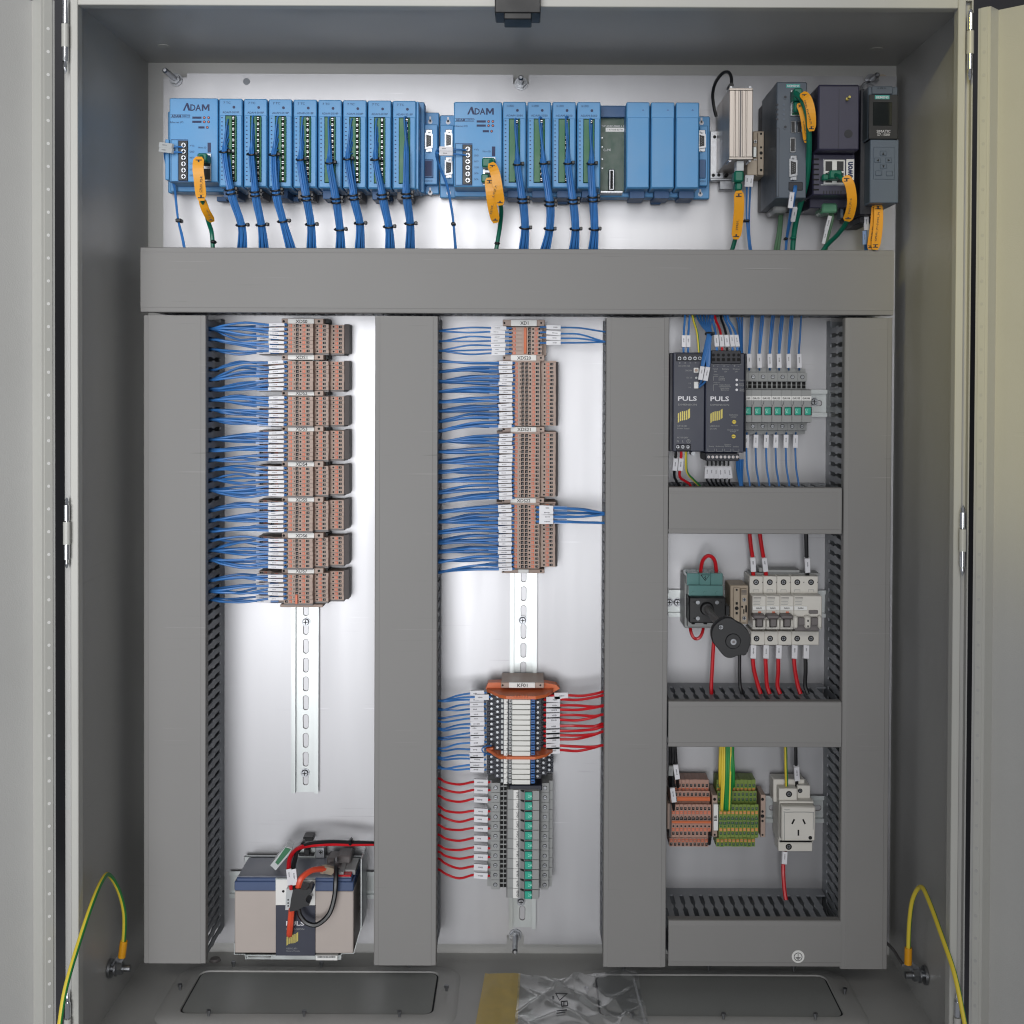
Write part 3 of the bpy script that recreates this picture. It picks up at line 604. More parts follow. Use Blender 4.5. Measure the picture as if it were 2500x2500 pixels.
for nm, vt, f in (('XDS20', 578, (1040, 740)), ('XDS21', 1283, (1040, 740)), ('XDS22', 612, (1040, 1080))):
    setF(*f, 4.025); z = U(995, vt, 0.065).z; STR[nm] = z
    t = strip('terminal_strip', 'long sixteen-way terminal strip under plate %s' % nm, xrM, z, 16, M2, B2, 'terminal strips of the middle column', step=TPM)
    P('end_plate', MB().prism([(xrM + 0.0410, 0.008), (xrM + 0.0410, 0.048), (xrM + 0.0437, 0.044), (xrM + 0.0437, 0.008)], 'xd', z - 16 * TPM, z + 0.0004), 'term_dark', t, False)
    P('end_cover', MB().prism([(xrM + a, d) for a, d in ((-0.0335, 0.008), (-0.0335, 0.049), (-0.016, 0.049), (-0.016, 0.0642), (0.0208, 0.0642), (0.0208, 0.049), (0.041, 0.049), (0.041, 0.008))], 'xd', z + 0.0002, z + 0.0018), 'term', t, False)
setF(1040, 740, 4.025)
bracket('XD1', 'rail bracket at the column top with name plate reading XD1', 755, 163, 1168, 228, 835, 1090, 0.058, 80, 34)
bracket('XDS20', 'rail bracket with white name plate reading XDS20', 755, 508, 1165, 568, 833, 1085, 0.060, 136, 34)
bracket('XDS21', 'rail bracket with white name plate reading XDS21', 750, 1213, 1165, 1268, 832, 1085, 0.060, 132, 34)
setF(1040, 1080, 4.025)
bracket('XDS22', 'rail bracket with white name plate reading XDS22', 745, 545, 1162, 598, 830, 1080, 0.060, 134, 34)
b = bracket('', 'plain rail bracket closing strip XDS22 at its lower end', 745, 1246, 1165, 1286, 905, 1010, 0.046, 0, 0)
xV2 = DUCT['V2'][1] - 0.002; xV3 = DUCT['V3'][0] + 0.002
setF(1040, 740, 4.025)
lb = 'blue wire with long printed sleeve entering strip XD1 beside duct'; gp = 'blue wires left of strip XD1'
for i in range(7):
    z = STR['XD1'] - (i + 0.5) * TPM + (3 - i) * 0.0003; s = snap(STR['XD1'] - (0.004, 0.004, 0.016, 0.016, 0.029, 0.029, 0.029)[i] , 'V2')
    fan('V2', xV2, s, 0.064, z, xat(638 + J(8), 0.064), xat(780 + J(8), 0.064), xat(838, 0.061), 0.064, lb, gp, bulge=(0.001, -0.001, 0.001, -0.001, 0.001, -0.001, -0.002)[i], r=0.0011, sw=0.0044)
lb = 'blue wire leaving strip XD1 towards the power supply side'; gp = 'blue wires right of strip XD1'
for i in range(4):
    z = STR['XD1'] - (i + 0.5) * TPM + (1.5 - i) * 0.0016; s = snap(STR['XD1'] - (0.002 if i == 0 else 0.0150), 'V3')
    fan('V3', xV3, s, 0.064, z, xat(1320, 0.064), xat(1180, 0.064), xat(1115, 0.061), 0.064, lb, gp, side=-1, r=0.0011, sw=0.0050)
for nm in ('XDS20', 'XDS21', 'XDS22'):
    lb = 'thin blue wire with white marker sleeve entering strip %s' % nm; gp = 'blue wires at strip %s' % nm
    for i in range(16):
        z = STR[nm] - (i + 0.5) * TPM - 0.0006 + (7.5 - i) * 0.00022; zs = snap(STR[nm] - (i // 2 + 0.7 + (0.15 if i % 2 else -0.15)) * PT * 0.86, 'V2'); o = J(6)
        fan('V2', xV2, zs, 0.068, z, xat(718 + o, 0.070), xat(848 + o, 0.070), xat(868, 0.066), 0.070, lb, gp, bulge=J(0.0016) + 0.0008, sw=0.0042)
        o = J(3)
        fan('V2', xV2, zs, 0.054, z - 0.001, xat(622 + o, 0.054), xat(716 + o, 0.054), xat(790, 0.050), 0.054, lb, gp, sleeve='sleeve_clear' if i % 2 else 'wire_blue', bulge=J(0.0016), sw=0.0036)
lb = 'blue wire leaving strip XDS22 towards the breaker side'; gp = 'blue wires right of strip XDS22'
setF(1040, 1080, 4.025)
for i in range(4):
    z = STR['XDS22'] - (i + 0.55) * TPM - (0.0003 + i * 0.0008); s = snap(STR['XDS22'] - (0.0125 if i < 3 else 0.022), 'V3')
    fan('V3', xV3, s, 0.066, z, xat(1255, 0.070), xat(1118, 0.070), xat(1090, 0.066), 0.070, lb, gp, side=-1, sw=0.0058)
    fan('V3', xV3, s, 0.058, z - 0.0012, xat(1392, 0.058), xat(1262, 0.058), xat(1235, 0.052), 0.058, lb, gp, side=-1, sleeve='sleeve_clear', sw=0.005)
# -------------------------------------------------------------- relay row KF01
setF(1040, 1600, 4.025)
bracket('KF01', 'rail bracket on the orange end plate with name plate KF01', 738, 266, 1160, 322, 815, 1072, 0.062, 100, 36)
pl = [(578, 330), (612, 266), (735, 266), (1160, 268), (1282, 288), (1318, 328), (1192, 428), (720, 430), (660, 395)]
def oplate(label, v0, v1, prof):
    t = MB(); z1_, z0_ = U(950, v0, 0.086).z, U(950, v1, 0.086).z
    t.prism([(ax_(u, d), d) for u, d in prof], 'xd', z0_, z1_); o = solo('separator_plate', t, 'orange_plate', label, 'plate', 'orange plates of the relay row'); return o
opr = [(690, 0.006), (600, 0.036), (610, 0.052), (660, 0.062), (730, 0.080), (800, 0.088), (1090, 0.088), (1190, 0.078), (1260, 0.058), (1265, 0.036), (1200, 0.006)]
o1 = oplate('broad orange end plate of the relay row under KF01', 398, 428, opr)
zz = U(950, 413, 0.086).z
top = MB().ppoly([(585, 330), (612, 268), (740, 266), (1160, 268), (1280, 290), (1315, 328), (1192, 400), (720, 400)], 0.030, 0.046)
P('flank', top, 'orange_plate', o1, False)
rg = MB()
for u in (880, 910, 935, 960, 990): rg.pbox(u - 8, 395, u + 8, 420, 0.086, 0.0895, 0.0004)
P('rib', rg, 'orange_plate', o1)
o2 = oplate('thin orange separator plate between two groups of relays', 992, 1018, opr)
P('arm', MB().tube([U(600, 925, 0.06), U(650, 955, 0.066), U(720, 1000, 0.082), U(760, 1006, 0.086)], 0.002), 'orange_plate', o2)
P('arm', MB().tube([U(600, 925, 0.06), U(660, 915, 0.06)], 0.0016), 'orange_plate', o2)
NR = 16; vrel = [436 + 51.0 * i + (0 if i < 11 else 24) for i in range(NR)]
def rel_meshes():
    h = 0.0029; b = MB(); X = lambda u, d: ax_(u, d) - ax_(950, 0.0075)
    poly = [(X(640, 0.01), 0.008), (X(612, 0.045), 0.045), (X(686, 0.045), 0.045), (X(688, 0.060), 0.060), (X(748, 0.060), 0.060), (X(750, 0.078), 0.078), (X(1088, 0.078), 0.078), (X(1090, 0.062), 0.062), (X(1142, 0.062), 0.062), (X(1144, 0.048), 0.048), (X(1200, 0.048), 0.048), (X(1203, 0.036), 0.036), (X(1268, 0.036), 0.036), (X(1240, 0.01), 0.008)]
    b.prism(poly, 'xd', -h, h, 0)
    for u, d in ((650, 0.045), (715, 0.060), (1112, 0.062), (1172, 0.048), (1235, 0.036)): b.cyl((X(u, d), -d + 0.001, 0.0003), (X(u, d), -d - 0.0003, 0.0003), 0.0022, 10, None, 1)
    body = mesh('body', b, ['relay_black', 'hole'])
    s = MB()
    for u, d in ((655, 0.045), (715, 0.060), (1112, 0.062)): s.cyl((X(u, d), -d, 0.0003), (X(u, d), -d - 0.0007, 0.0003), 0.00165, 10)
    s2 = MB().cyl((0, 0, 0), (0, -0.0007, 0), 0.0016, 10)
    w = MB().box(X(858, 0.086), X(1040, 0.086), 0.07, 0.086, -h * 0.97, h * 0.97, 0.0005)
    bl = MB().box(X(1045, 0.083), X(1086, 0.083), 0.07, 0.083, -h * 0.9, h * 0.9, 0.0005); bl.box(X(1052, 0.084), X(1078, 0.084), 0.082, 0.0836, -0.0006, 0.0006, 0, 1)
    cl = MB().box(X(750, 0.080), X(774, 0.080), 0.07, 0.080, -h * 0.8, h * 0.6, 0.0004, 0).box(X(826, 0.0835), X(855, 0.0835), 0.07, 0.0835, -h * 0.9, h * 0.9, 0.0006, 0).box(X(834, 0.084), X(848, 0.084), 0.083, 0.0838, -0.001, 0.0014, 0, 1)
    nm = MB().box(X(778, 0.084), X(815, 0.084), 0.07, 0.084, -h * 1.02, h * 1.02, 0.0002)
    return body, mesh('screw', s2, 'steel'), mesh('relay_cap', w, 'relay_white'), mesh('lever', bl, ['relay_blue', 'ink']), mesh('retainer', cl, ['clear', 'term_dark']), mesh('number_tag', nm, 'white'), X
RB, RS, RW, RL, RCp, RN, RX = rel_meshes(); xk = ax_(950, 0.0075)
for i in range(NR):
    z = U(950, vrel[i] + 22, 0.086).z
    t = thing('interface_relay', '%s slim white-capped relay below the KF01 name plate' % ORD[i], 'relay', (xk, 0, z), 'slim relays of row KF01')
    link('body', RB, t, (xk, 0, z)); link('relay_cap', RW, t, (xk, 0, z)); link('lever', RL, t, (xk, 0, z)); link('retainer', RCp, t, (xk, 0, z))
    ng = link('number_tag', RN, t, (xk, 0, z))
    for u, d in ((655, 0.045), (715, 0.060), (1112, 0.062)) + (((1170, 0.048), (1228, 0.036)) if i > 10 else ()): link('screw', RS, t, (xk + RX(u, d), -d - 0.0001, z + 0.0003))
    T(ng, str(i + 1), 797, vrel[i] + 24, 8 if i < 9 else 16, 14, 0.084, 'print', bold=0.02)
P('tail', MB().pbox(820, 1276, 1140, 1330, 0.02, 0.070, 0.001), 'relay_black', t)
lb = 'thin blue wire with white sleeve entering the relay row KF01'; gp = 'blue wires at relay row KF01'
for i, (v, vs) in enumerate(zip((370, 403, 435, 480, 527, 575, 622, 670, 715, 762, 805, 855, 925, 982, 1025, 1078, 1125), (440, 440, 445, 535, 538, 630, 632, 715, 718, 808, 812, 912, 915, 985, 1000, 1090, 1100))):
    zr = U(520, v, 0.055).z; o = 45 if i == 1 else J(4); d = 0.058 if i == 1 else 0.054
    fan('V2', xV2, U(180, vs, 0.06).z, 0.060, zr, xat(446 + o, d), xat(584 + o, d), xat(600 + o, d), d, lb, gp, bulge=J(0.001), r=0.0012, sw=0.0066)
for i in range(2):
    wire('blue_wire', 'wire_blue', [U(640, 885 + 4 * i, 0.058), U(575, 895 + 3 * i, 0.066), U(550, 925, 0.068), U(575, 962 - 3 * i, 0.066), U(640, 975 - 4 * i, 0.056)], 0.0008, 'short blue loop linking two relays past the orange separator', 'blue relay loops')
lb = 'red wire with white sleeve leaving the relay row KF01'; gp = 'red wires at relay row KF01'
for v, vs, o in zip((400, 438, 490, 540, 590, 640, 700, 748, 793, 840, 893, 940), (358, 392, 486, 490, 572, 582, 660, 686, 735, 755, 872, 884), (80, 0, 0, 0, 0, 0, 0, 0, 0, 0, 0, 0)):
    zr = U(1260, v, 0.055).z
    fan('V3', xV3, U(1735, vs, 0.06).z, 0.060, zr, xat(1330 + o, 0.054), xat(1195 + o, 0.054), xat(1180 + o * 0.6, 0.05), 0.054, lb, gp, 'wire_red', 0.0017, 'red_wire', side=-1, sw=0.0078)
# -------------------------------------------------------------- upright fuse row
setF(1040, 1860, 3.715)
def fuse_meshes():
    q = 0.00595; X = lambda u, d: ax_(u, d) - ax_(875, 0.0075)
    b = MB().prism([(X(575, 0.02), 0.008), (X(575, 0.02), 0.036), (X(608, 0.036), 0.036), (X(608, 0.046), 0.046), (X(684, 0.046), 0.046), (X(686, 0.040), 0.040), (X(746, 0.040), 0.040), (X(748, 0.070), 0.070), (X(756, 0.072), 0.072), (X(1040, 0.072), 0.072), (X(1047, 0.070), 0.070), (X(1050, 0.040), 0.040), (X(1060, 0.040), 0.040), (X(1062, 0.046), 0.046), (X(1130, 0.046), 0.046), (X(1132, 0.036), 0.036), (X(1165, 0.036), 0.036), (X(1165, 0.02), 0.008)], 'xd', -q, q)
    for u in (702, 735):
        for s in (-0.0031, 0.0029): b.box(X(u, 0.0405) - 0.0019, X(u, 0.0405) + 0.0019, 0.039, 0.0406, s - 0.0021, s + 0.0021, 0.0003, 1)
    for u in (645, 1095): b.cyl((X(u, 0.046), -0.044, 0), (X(u, 0.046), -0.0464, 0), 0.0027, 12, None, 1)
    body = mesh('body', b, ['fuse_grey', 'hole'])
    s = MB().cyl((0, 0, 0), (0, -0.0008, 0), 0.0021, 12).box(-0.0016, 0.0016, 0.0007, 0.001, -0.0003, 0.0003, 0, 1); scr = mesh('screw', s, ['steel', 'hole'])
    lv = MB().prism([(X(856, 0.08), 0.070), (X(905, 0.08), 0.076), (X(1042, 0.08), 0.076), (X(1042, 0.08), 0.070)], 'xd', -q * 0.97, q * 0.97); lv.prism([(X(872, 0.08), 0.073), (X(906, 0.08), 0.0785), (X(906, 0.08), 0.073)], 'xd', q * 0.75, q * 0.97, 1)
    lever = mesh('lever', lv, ['fuse_grey', 'black'], shade=False)
    fz = mesh('fuse', MB().box(X(910, 0.078), X(981, 0.078), 0.07, 0.078, -q * 0.86, q * 0.9, 0.0005, 1).box(X(914, 0.0785), X(977, 0.0785), 0.07, 0.0785, -q * 0.82, q * 0.8, 0.0005), ['teal', 'black'])
    tg_ = mesh('label_strip', MB().box(X(808, 0.0735), X(851, 0.0735), 0.07, 0.0735, -q, q, 0.0002), 'white')
    return body, scr, lever, fz, tg_, X
GB, GS, GL, GF, GT, GX = fuse_meshes(); xg = ax_(875, 0.0075)
for i in range(11):
    v = 300 + 89.6 * i; z = U(880, v, 0.074).z; nm = 'GA%d' % (10 + i)
    t = thing('fuse_terminal', 'grey fuse terminal with teal 2A fuse marked %s' % nm, 'fuse terminal', (xg, 0, z), 'upright row of 2A fuse terminals')
    link('body', GB, t, (xg, 0, z)); lv = link('lever', GL, t, (xg, 0, z)); f_ = link('fuse', GF, t, (xg, 0, z)); g_ = link('label_strip', GT, t, (xg, 0, z))
    for u in (645, 1095): link('screw', GS, t, (xg + GX(u, 0.046), -0.046, z))
    T(f_, '2A', 945, v + 12, 40, 26, 0.0785, 'teal_text'); T(g_, nm, 830, v, 56, 20, 0.0735, 'print', -90, 0.015)
lb = 'red wire with white sleeve entering the upright fuse row'; gp = 'red wires at the upright fuse row'
for v, vs in zip((180, 253, 340, 445, 517, 600, 690, 780, 860, 953, 1030), (135, 228, 302, 392, 477, 552, 643, 738, 812, 892, 986)):
    zr = U(510, v, 0.046).z
    fan('V2', xV2, U(158, vs, 0.05).z, 0.052, zr - 0.0006, xat(450, 0.046), xat(575, 0.046), xat(590, 0.042), 0.046, lb, gp, 'wire_red', 0.0015, 'red_wire', bulge=-0.0028, sw=0.0075)
# ------------------------------------------------------------------ power supplies
def wp(name, col, pts, r, label, group=None, sleeves=(), sw=0.0048, k=6):          # wire through picture points (u, v, d); sleeves ((u, v, d), (u, v, d))
    return wire(name, col, [U(*p) for p in pts], r, label, group, [(U(*s[0]), U(*s[1])) + tuple(s[2:]) for s in sleeves], k, sw)
setF(1600, 740, 3.22)
def logo(parent, x, y, w, h, d):                                    # yellow wave emblem
    mb = MB(); n = 10
    for j in range(6):
        a, b = j / 6 + 0.012, (j + 1) / 6 - (0.05 if j < 5 else 0.0); top = []; bot = []
        pts = [(x + w * (a + (b - a) * t), y + h * (0.36 * (1 - (a + (b - a) * t)) - 0.05 * math.sin(6.28 * (a + (b - a) * t)))) for t in (0, 1)]
        lo = [(p[0], p[1] + h * 0.62) for p in pts]
        mb.ppoly([pts[0], pts[1], lo[1], lo[0]], d, d + 0.0003)
    P('emblem', mb, 'gold', parent, False)
DP = 0.118
ps = thing('power_supply', 'narrow dark blue power supply beside the wider backup unit', 'power supply', U(265, 1168, 0.0))
P('housing', MB().pbox(138, 388, 388, 1168, 0.008, DP, 0.0012), 'navy', ps)
P('edge_band', MB().pbox(112, 392, 137, 1165, 0.008, DP - 0.012), 'navy_dark', ps)
tb = P('terminal_block', MB().pbox(166, 398, 372, 456, 0.08, DP + 0.002), 'navy_dark', ps)
for u in (190, 232, 272, 312, 350): P('screw', MB().screw(u, 434, 17, DP + 0.002), ['steel', 'hole'], tb)
tb = P('terminal_block', MB().pbox(166, 1110, 280, 1162, 0.08, DP + 0.002), 'navy_dark', ps)
for u in (176, 216, 256): P('screw', MB().screw(u, 1130, 16, DP + 0.002), ['steel', 'hole'], tb)
P('signal_socket', MB().pbox(304, 618, 340, 672, 0.1, DP + 0.002), 'white', ps)
P('adjuster', MB().pbox(302, 508, 342, 548, 0.1, DP + 0.001).pcyl(322, 528, 12, 0.1, DP + 0.0025, 14, 1), ['white', 'term'], ps)
P('status_lamp', MB().pcyl(322, 587, 9, 0.1, DP + 0.001), 'clear', ps)
for s, u, v, w, h in (('PULS', 252, 750, 148, 36), ('DIMENSION', 252, 798, 146, 14), ('CP10.241', 210, 966, 74, 13), ('Power Supply', 221, 987, 96, 12), ('AC 100-240V', 214, 1057, 88, 12), ('N', 177, 1086, 13, 17), ('L', 217, 1086, 10, 17), ('+', 192, 470, 14, 14), ('+', 234, 470, 14, 14), ('-', 275, 470, 12, 3), ('-', 316, 470, 12, 3), ('DC 24V 10A', 228, 494, 90, 12), ('24-28V', 262, 530, 52, 12), ('DC ok', 268, 586, 44, 12), ('13', 270, 631, 14, 10), ('14', 270, 662, 14, 10)):
    T(ps, s, u, v, w, h, DP, 'sleeve' if s == 'PULS' else 'fuse_grey', bold=0.02 if s == 'PULS' else 0)
P('earth_mark', MB().tube([U(260 + 14 * math.cos(a), 1086 + 14 * math.sin(a), DP + 0.0003) for a in [i * 0.5236 for i in range(13)]], 0.0003, 5, 0, 1).pbox(252, 1085, 268, 1087, DP, DP + 0.0003, 0).pbox(259, 1076, 261, 1087, DP, DP + 0.0003, 0), 'fuse_grey', ps)
logo(ps, 176, 828, 96, 116, DP)
P('foot', MB().pcyl(297, 1183, 16, 0.06, 0.08), 'steel', ps)
up_ = thing('backup_power_unit', 'wide dark blue backup supply unit left of the fuse row', 'power supply', U(550, 1175, 0.0))
P('housing', MB().pbox(392, 392, 700, 1176, 0.008, DP, 0.0012), 'navy', up_); P('edge_band', MB().pbox(701, 396, 714, 1168, 0.008, DP - 0.006), 'navy_dark', up_)
tb = P('terminal_block', MB().pbox(442, 372, 672, 476, 0.07, DP + 0.004), 'navy_dark', up_)
for u in (457, 495, 535, 577, 617, 655): P('wire_entry', MB().pcyl(u, 408, 12, 0.1, DP + 0.0043, 12, 0).pbox(u - 12, 432, u + 12, 456, 0.1, DP + 0.0044, 0, 0), 'hole', tb)
tb = P('terminal_block', MB().pbox(396, 1180, 656, 1242, 0.07, DP + 0.003), 'navy_dark', up_)
for i in range(8): P('screw', MB().screw(420 + 32 * i, 1210, 13, DP + 0.003), ['sleeve', 'term'], tb)
for s, u, v, w, h in (('PULS', 506, 752, 146, 38), ('DIMENSION', 506, 800, 146, 14), ('UB10.241', 466, 967, 74, 13), ('DC-UPS', 456, 988, 52, 12), ('+ -', 472, 494, 46, 10), ('+ -', 553, 494, 46, 10), ('+ -', 636, 494, 46, 10), ('Input', 472, 518, 40, 14), ('24V', 472, 538, 22, 10), ('Battery', 553, 519, 56, 14), ('12V', 553, 539, 22, 10), ('Output', 636, 519, 54, 14), ('24V', 636, 539, 22, 10), ('Status', 476, 562, 36, 9), ('Ready\nCharging\nBuffering', 522, 592, 48, 40), ('Diagnosis', 484, 626, 52, 9), ('Replace Battery\nOvertemperature\nInput missing\nBattery low', 546, 664, 94, 54), ('Status', 680, 605, 38, 11), ('Battery\nCharge', 678, 642, 38, 26), ('Check\nWiring', 680, 684, 38, 26), ('Buffertime\nLimiter', 616, 886, 66, 28), ('End-of-charge\nVoltage', 611, 1004, 86, 26), ('10s 10m', 622, 962, 50, 9), ('Ready', 442, 1127, 40, 11), ('Buffering', 506, 1127, 62, 11), ('Replace\nBattery', 570, 1120, 50, 26), ('Inhibit', 634, 1128, 42, 11)):
    T(up_, s, u, v, w, h, DP, 'sleeve' if s == 'PULS' else 'fuse_grey', bold=0.02 if s == 'PULS' else 0)
br = MB()
for a, b in ((412, 464), (480, 530), (544, 594), (610, 658)): br.pbox(a, 1165, b, 1167, DP, DP + 0.0003, 0).pbox(a, 1145, a + 2, 1167, DP, DP + 0.0003, 0).pbox(b - 2, 1145, b, 1167, DP, DP + 0.0003, 0)
for a, b in ((440, 505), (512, 592), (600, 674)): br.pbox(a, 480, b, 482, DP, DP + 0.0003, 0)
br.pbox(456, 575, 494, 577, DP, DP + 0.0003, 0).pbox(456, 575, 458, 610, DP, DP + 0.0003, 0).pbox(456, 640, 494, 642, DP, DP + 0.0003, 0).pbox(456, 640, 458, 690, DP, DP + 0.0003, 0)
P('scale_line', br, 'fuse_grey', up_, False)
for v in (604, 642, 682): P('status_lamp', MB().pcyl(640, v, 10, 0.1, DP + 0.001), 'sleeve', up_)
for u, v in ((620, 934), (616, 1048)): P('knob', MB().pcyl(u, v, 15, 0.1, DP + 0.003, 18).pbox(u - 12, v - 2, u + 12, v + 2, DP, DP + 0.0034, 0, 1), ['earth_yellow', 'navy'], up_)
logo(up_, 432, 830, 96, 116, DP)
# wires above and below the supplies
gp = 'wires above the power supplies'
for u, c in ((222, 'wire_blue'), (258, 'wire_blue')):
    wp('supply_wire', c, [(u + 14, 60, 0.09), (u + 10, 130, 0.095), (u + 2, 240, 0.108), (u, 350, 0.112), (u, 402, 0.110)], 0.0013, 'blue wire with white sleeve into the narrow power supply', gp, [((u, 256, 0.110), (u, 348, 0.113), 'sleeve', 0.0048)])
wp('earth_wire', 'earth_striped', [(292, 90, 0.09), (305, 150, 0.095), (330, 240, 0.108), (345, 400, 0.110)], 0.0014, 'yellow and green wire arching into the narrow power supply')
for i, (u, c, un) in enumerate(((478, 'wire_blue', 'blue'), (520, 'wire_red', 'red'), (560, 'wire_black', 'black'), (602, 'wire_blue', 'blue'), (640, 'wire_blue', 'blue'))):
    s = (-30, -46, -40, -52, -66)[i]
    wp('supply_wire', c, [(u + s - 12, 60, 0.085), (u + s, 130, 0.09), (u + s * 0.45, 190, 0.10), (u + s * 0.1, 250, 0.112), (u + 4, 345, 0.118), (u + 6, 400, 0.118)], 0.0015, '%s sleeved wire into the backup supply unit' % un, gp, [((u + s * 0.08, 254, 0.114), (u + 6, 345, 0.120), 'sleeve', 0.0052)])
for i in range(6):
    o = (i - 2.5) * 9
    wp('signal_wire', 'wire_blue', [(395 + o * 3.2, 70, 0.085), (392 + o * 2.6, 120, 0.09), (400 + o * 1.4, 180, 0.11), (424 + o * 0.6, 240, 0.125), (412 + o * 0.8, 330, 0.132), (372 + (i % 2) * 40 + o * 0.4, 500, 0.136), (362 + (i % 2) * 32, 608, 0.132), (346, 640 + (i % 2) * 20, 0.122)], 0.0013, 'thick blue wire of the tied bunch hanging over the power supply', 'blue bunch over the power supply', [((370, 497, 0.139), (352, 602, 0.137), 'sleeve', 0.0052)] if i == 0 else ([((412, 502, 0.139), (392, 608, 0.136), 'sleeve', 0.0054)] if i == 1 else ()))
solo('cable_tie', MB().tube([U(424 + 30 * math.cos(a), 242 + 10 * math.sin(a), 0.127 + 0.007 * math.sin(a + 2)) for a in [i * 0.7854 for i in range(9)]], 0.0011, 6).pbox(446, 224, 468, 250, 0.125, 0.131), 'wire_black', 'black tie around the blue bunch over the power supply', 'cable tie')
for i in range(3): wp('blue_wire', 'wire_blue', [(640 + 22 * i, 110, 0.04), (655 + 14 * i, 180, 0.04), (662 + 10 * i, 300, 0.035), (668 + 9 * i, 420, 0.03)], 0.0012, 'blue wire dropping behind the backup supply unit', 'blue wires behind the backup unit')
gp = 'wires below the power supplies'
for u, c, un, e in ((160, 'wire_black', 'black', (165, 1440)), (203, 'wire_red', 'red', (250, 1440))):
    wp('supply_wire', c, [(u, 1160, 0.112), (u, 1200, 0.11), (u - 10, 1310, 0.10), (u - 8, 1370, 0.092), (e[0] + 10, 1415, 0.08), (e[0] + 30, 1445, 0.075)], 0.0017, '%s sleeved wire below the narrow power supply' % un, gp, [((u, 1218, 0.109), (u - 9, 1312, 0.102), 'sleeve', 0.0056)])
wp('earth_wire', 'earth_striped', [(243, 1160, 0.112), (242, 1240, 0.108), (250, 1330, 0.098), (300, 1390, 0.085), (350, 1440, 0.075)], 0.0016, 'yellow and green wire bending below the narrow power supply')
for i in range(6):
    u = 410 + 33 * i
    wp('supply_wire', 'wire_black', [(u, 1240, 0.112), (u, 1280, 0.110), (u - 8 + 3 * i, 1375, 0.10), (u + 5, 1410, 0.085), (u + 30, 1445, 0.075)], 0.0012, 'short black wire with white sleeve below the backup unit', gp, [((u - 1, 1284, 0.112), (u - 8 + 4 * i, 1372, 0.103), 'sleeve', 0.0054)])
# ------------------------------------------------------------------ horizontal fuse row GA100 .. GA106
def hf_meshes():
    q = S(38.6, 0.07); Z = lambda v, d: -(v - 810) / FR[2] * (DIST - d) / FPX + (810 / FR[2] + FR[1] - CY) / FPX * (d - 0.07) * 1
    zz = lambda v, d: U(950, v, d).z - U(950, 810, 0.07).z
    b = MB().prism([(zz(514, 0.036), 0.008), (zz(514, 0.036), 0.036), (zz(546, 0.036), 0.036), (zz(547, 0.046), 0.046), (zz(612, 0.046), 0.046), (zz(613, 0.040), 0.040), (zz(674, 0.040), 0.040), (zz(678, 0.068), 0.068), (zz(684, 0.070), 0.070), (zz(930, 0.070), 0.070), (zz(940, 0.066), 0.066), (zz(942, 0.046), 0.046), (zz(1000, 0.046), 0.046), (zz(1003, 0.036), 0.036), (zz(1030, 0.036), 0.036), (zz(1030, 0.02), 0.008)], 'zd', -q, q)
    for v in (630, 657):
        for s in (-0.0031, 0.0030): b.box(s - 0.0022, s + 0.0022, 0.039, 0.0406, zz(v, 0.0406) - 0.0019, zz(v, 0.0406) + 0.0019, 0.0003, 1)
    for v in (580, 968): b.cyl((0, -0.044, zz(v, 0.046)), (0, -0.0464, zz(v, 0.046)), 0.0027, 12, None, 1)
    body = mesh('body', b, ['fuse_grey', 'hole'])
    lv = mesh('lever', MB().prism([(-q * 0.55, zz(768, 0.074)), (q * 0.55, zz(768, 0.074)), (q * 0.62, zz(790, 0.074)), (q * 0.97, zz(812, 0.074)), (q * 0.97, zz(936, 0.074)), (-q * 0.97, zz(936, 0.074)), (-q * 0.97, zz(812, 0.074)), (-q * 0.62, zz(790, 0.074))], 'xz', 0.066, 0.074), 'fuse_grey', shade=False)
    fz = mesh('fuse', MB().box(-q * 0.52, q * 0.92, 0.07, 0.0766, zz(880, 0.0766), zz(817, 0.0766), 0.0004, 1).box(-q * 0.5, q * 0.72, 0.07, 0.077, zz(878, 0.077), zz(820, 0.077), 0.0004), ['teal', 'black'])
    tg_ = mesh('label_strip', MB().box(-q, q, 0.069, 0.0715, zz(766, 0.0715), zz(730, 0.0715), 0.0002), 'white')
    return body, lv, fz, tg_, zz
HB, HL, HF_, HT, zz_ = hf_meshes(); z0_ = U(950, 810, 0.07).z
for i in range(7):
    u = 716 + 78.4 * i; x = U(u, 810, 0.07).x; nm = 'GA%d' % (100 + i); loc = (x, 0, z0_)
    t = thing('fuse_terminal', 'grey fuse terminal with teal fuse marked %s' % nm, 'fuse terminal', loc, 'horizontal row of 2A fuse terminals')
    link('body', HB, t, loc); link('lever', HL, t, loc); f_ = link('fuse', HF_, t, loc); g_ = link('label_strip', HT, t, loc)
    for v in (580, 968): link('screw', GS, t, (x, -0.046, z0_ + zz_(v, 0.046)))
    T(g_, nm, u, 748, 58, 15, 0.0715, 'print', bold=0.02); T(f_, '2A', u + 3, 850, 34, 22, 0.077, 'teal_text', 90)
gp = 'blue wires above the fuse row'
for i, u in enumerate((735, 815, 897, 970, 1045, 1128)):
    for j in range(2 if i < 5 else 1):
        wp('blue_wire', 'wire_blue', [(u + 22 + 14 * j, 90, 0.05), (u + 16 + 16 * j, 140, 0.05), (u + 8 + 13 * j + J(3), 250, 0.052), (u + 5 * j, 400, 0.046), (u + 2, 500, 0.044), (u + 4, 525, 0.038)], 0.0012, 'blue wire dropping to the horizontal fuse row', gp, [((u, 398, 0.048), (u + 3, 508, 0.046), 'sleeve', 0.0056)] if j == 0 else ())
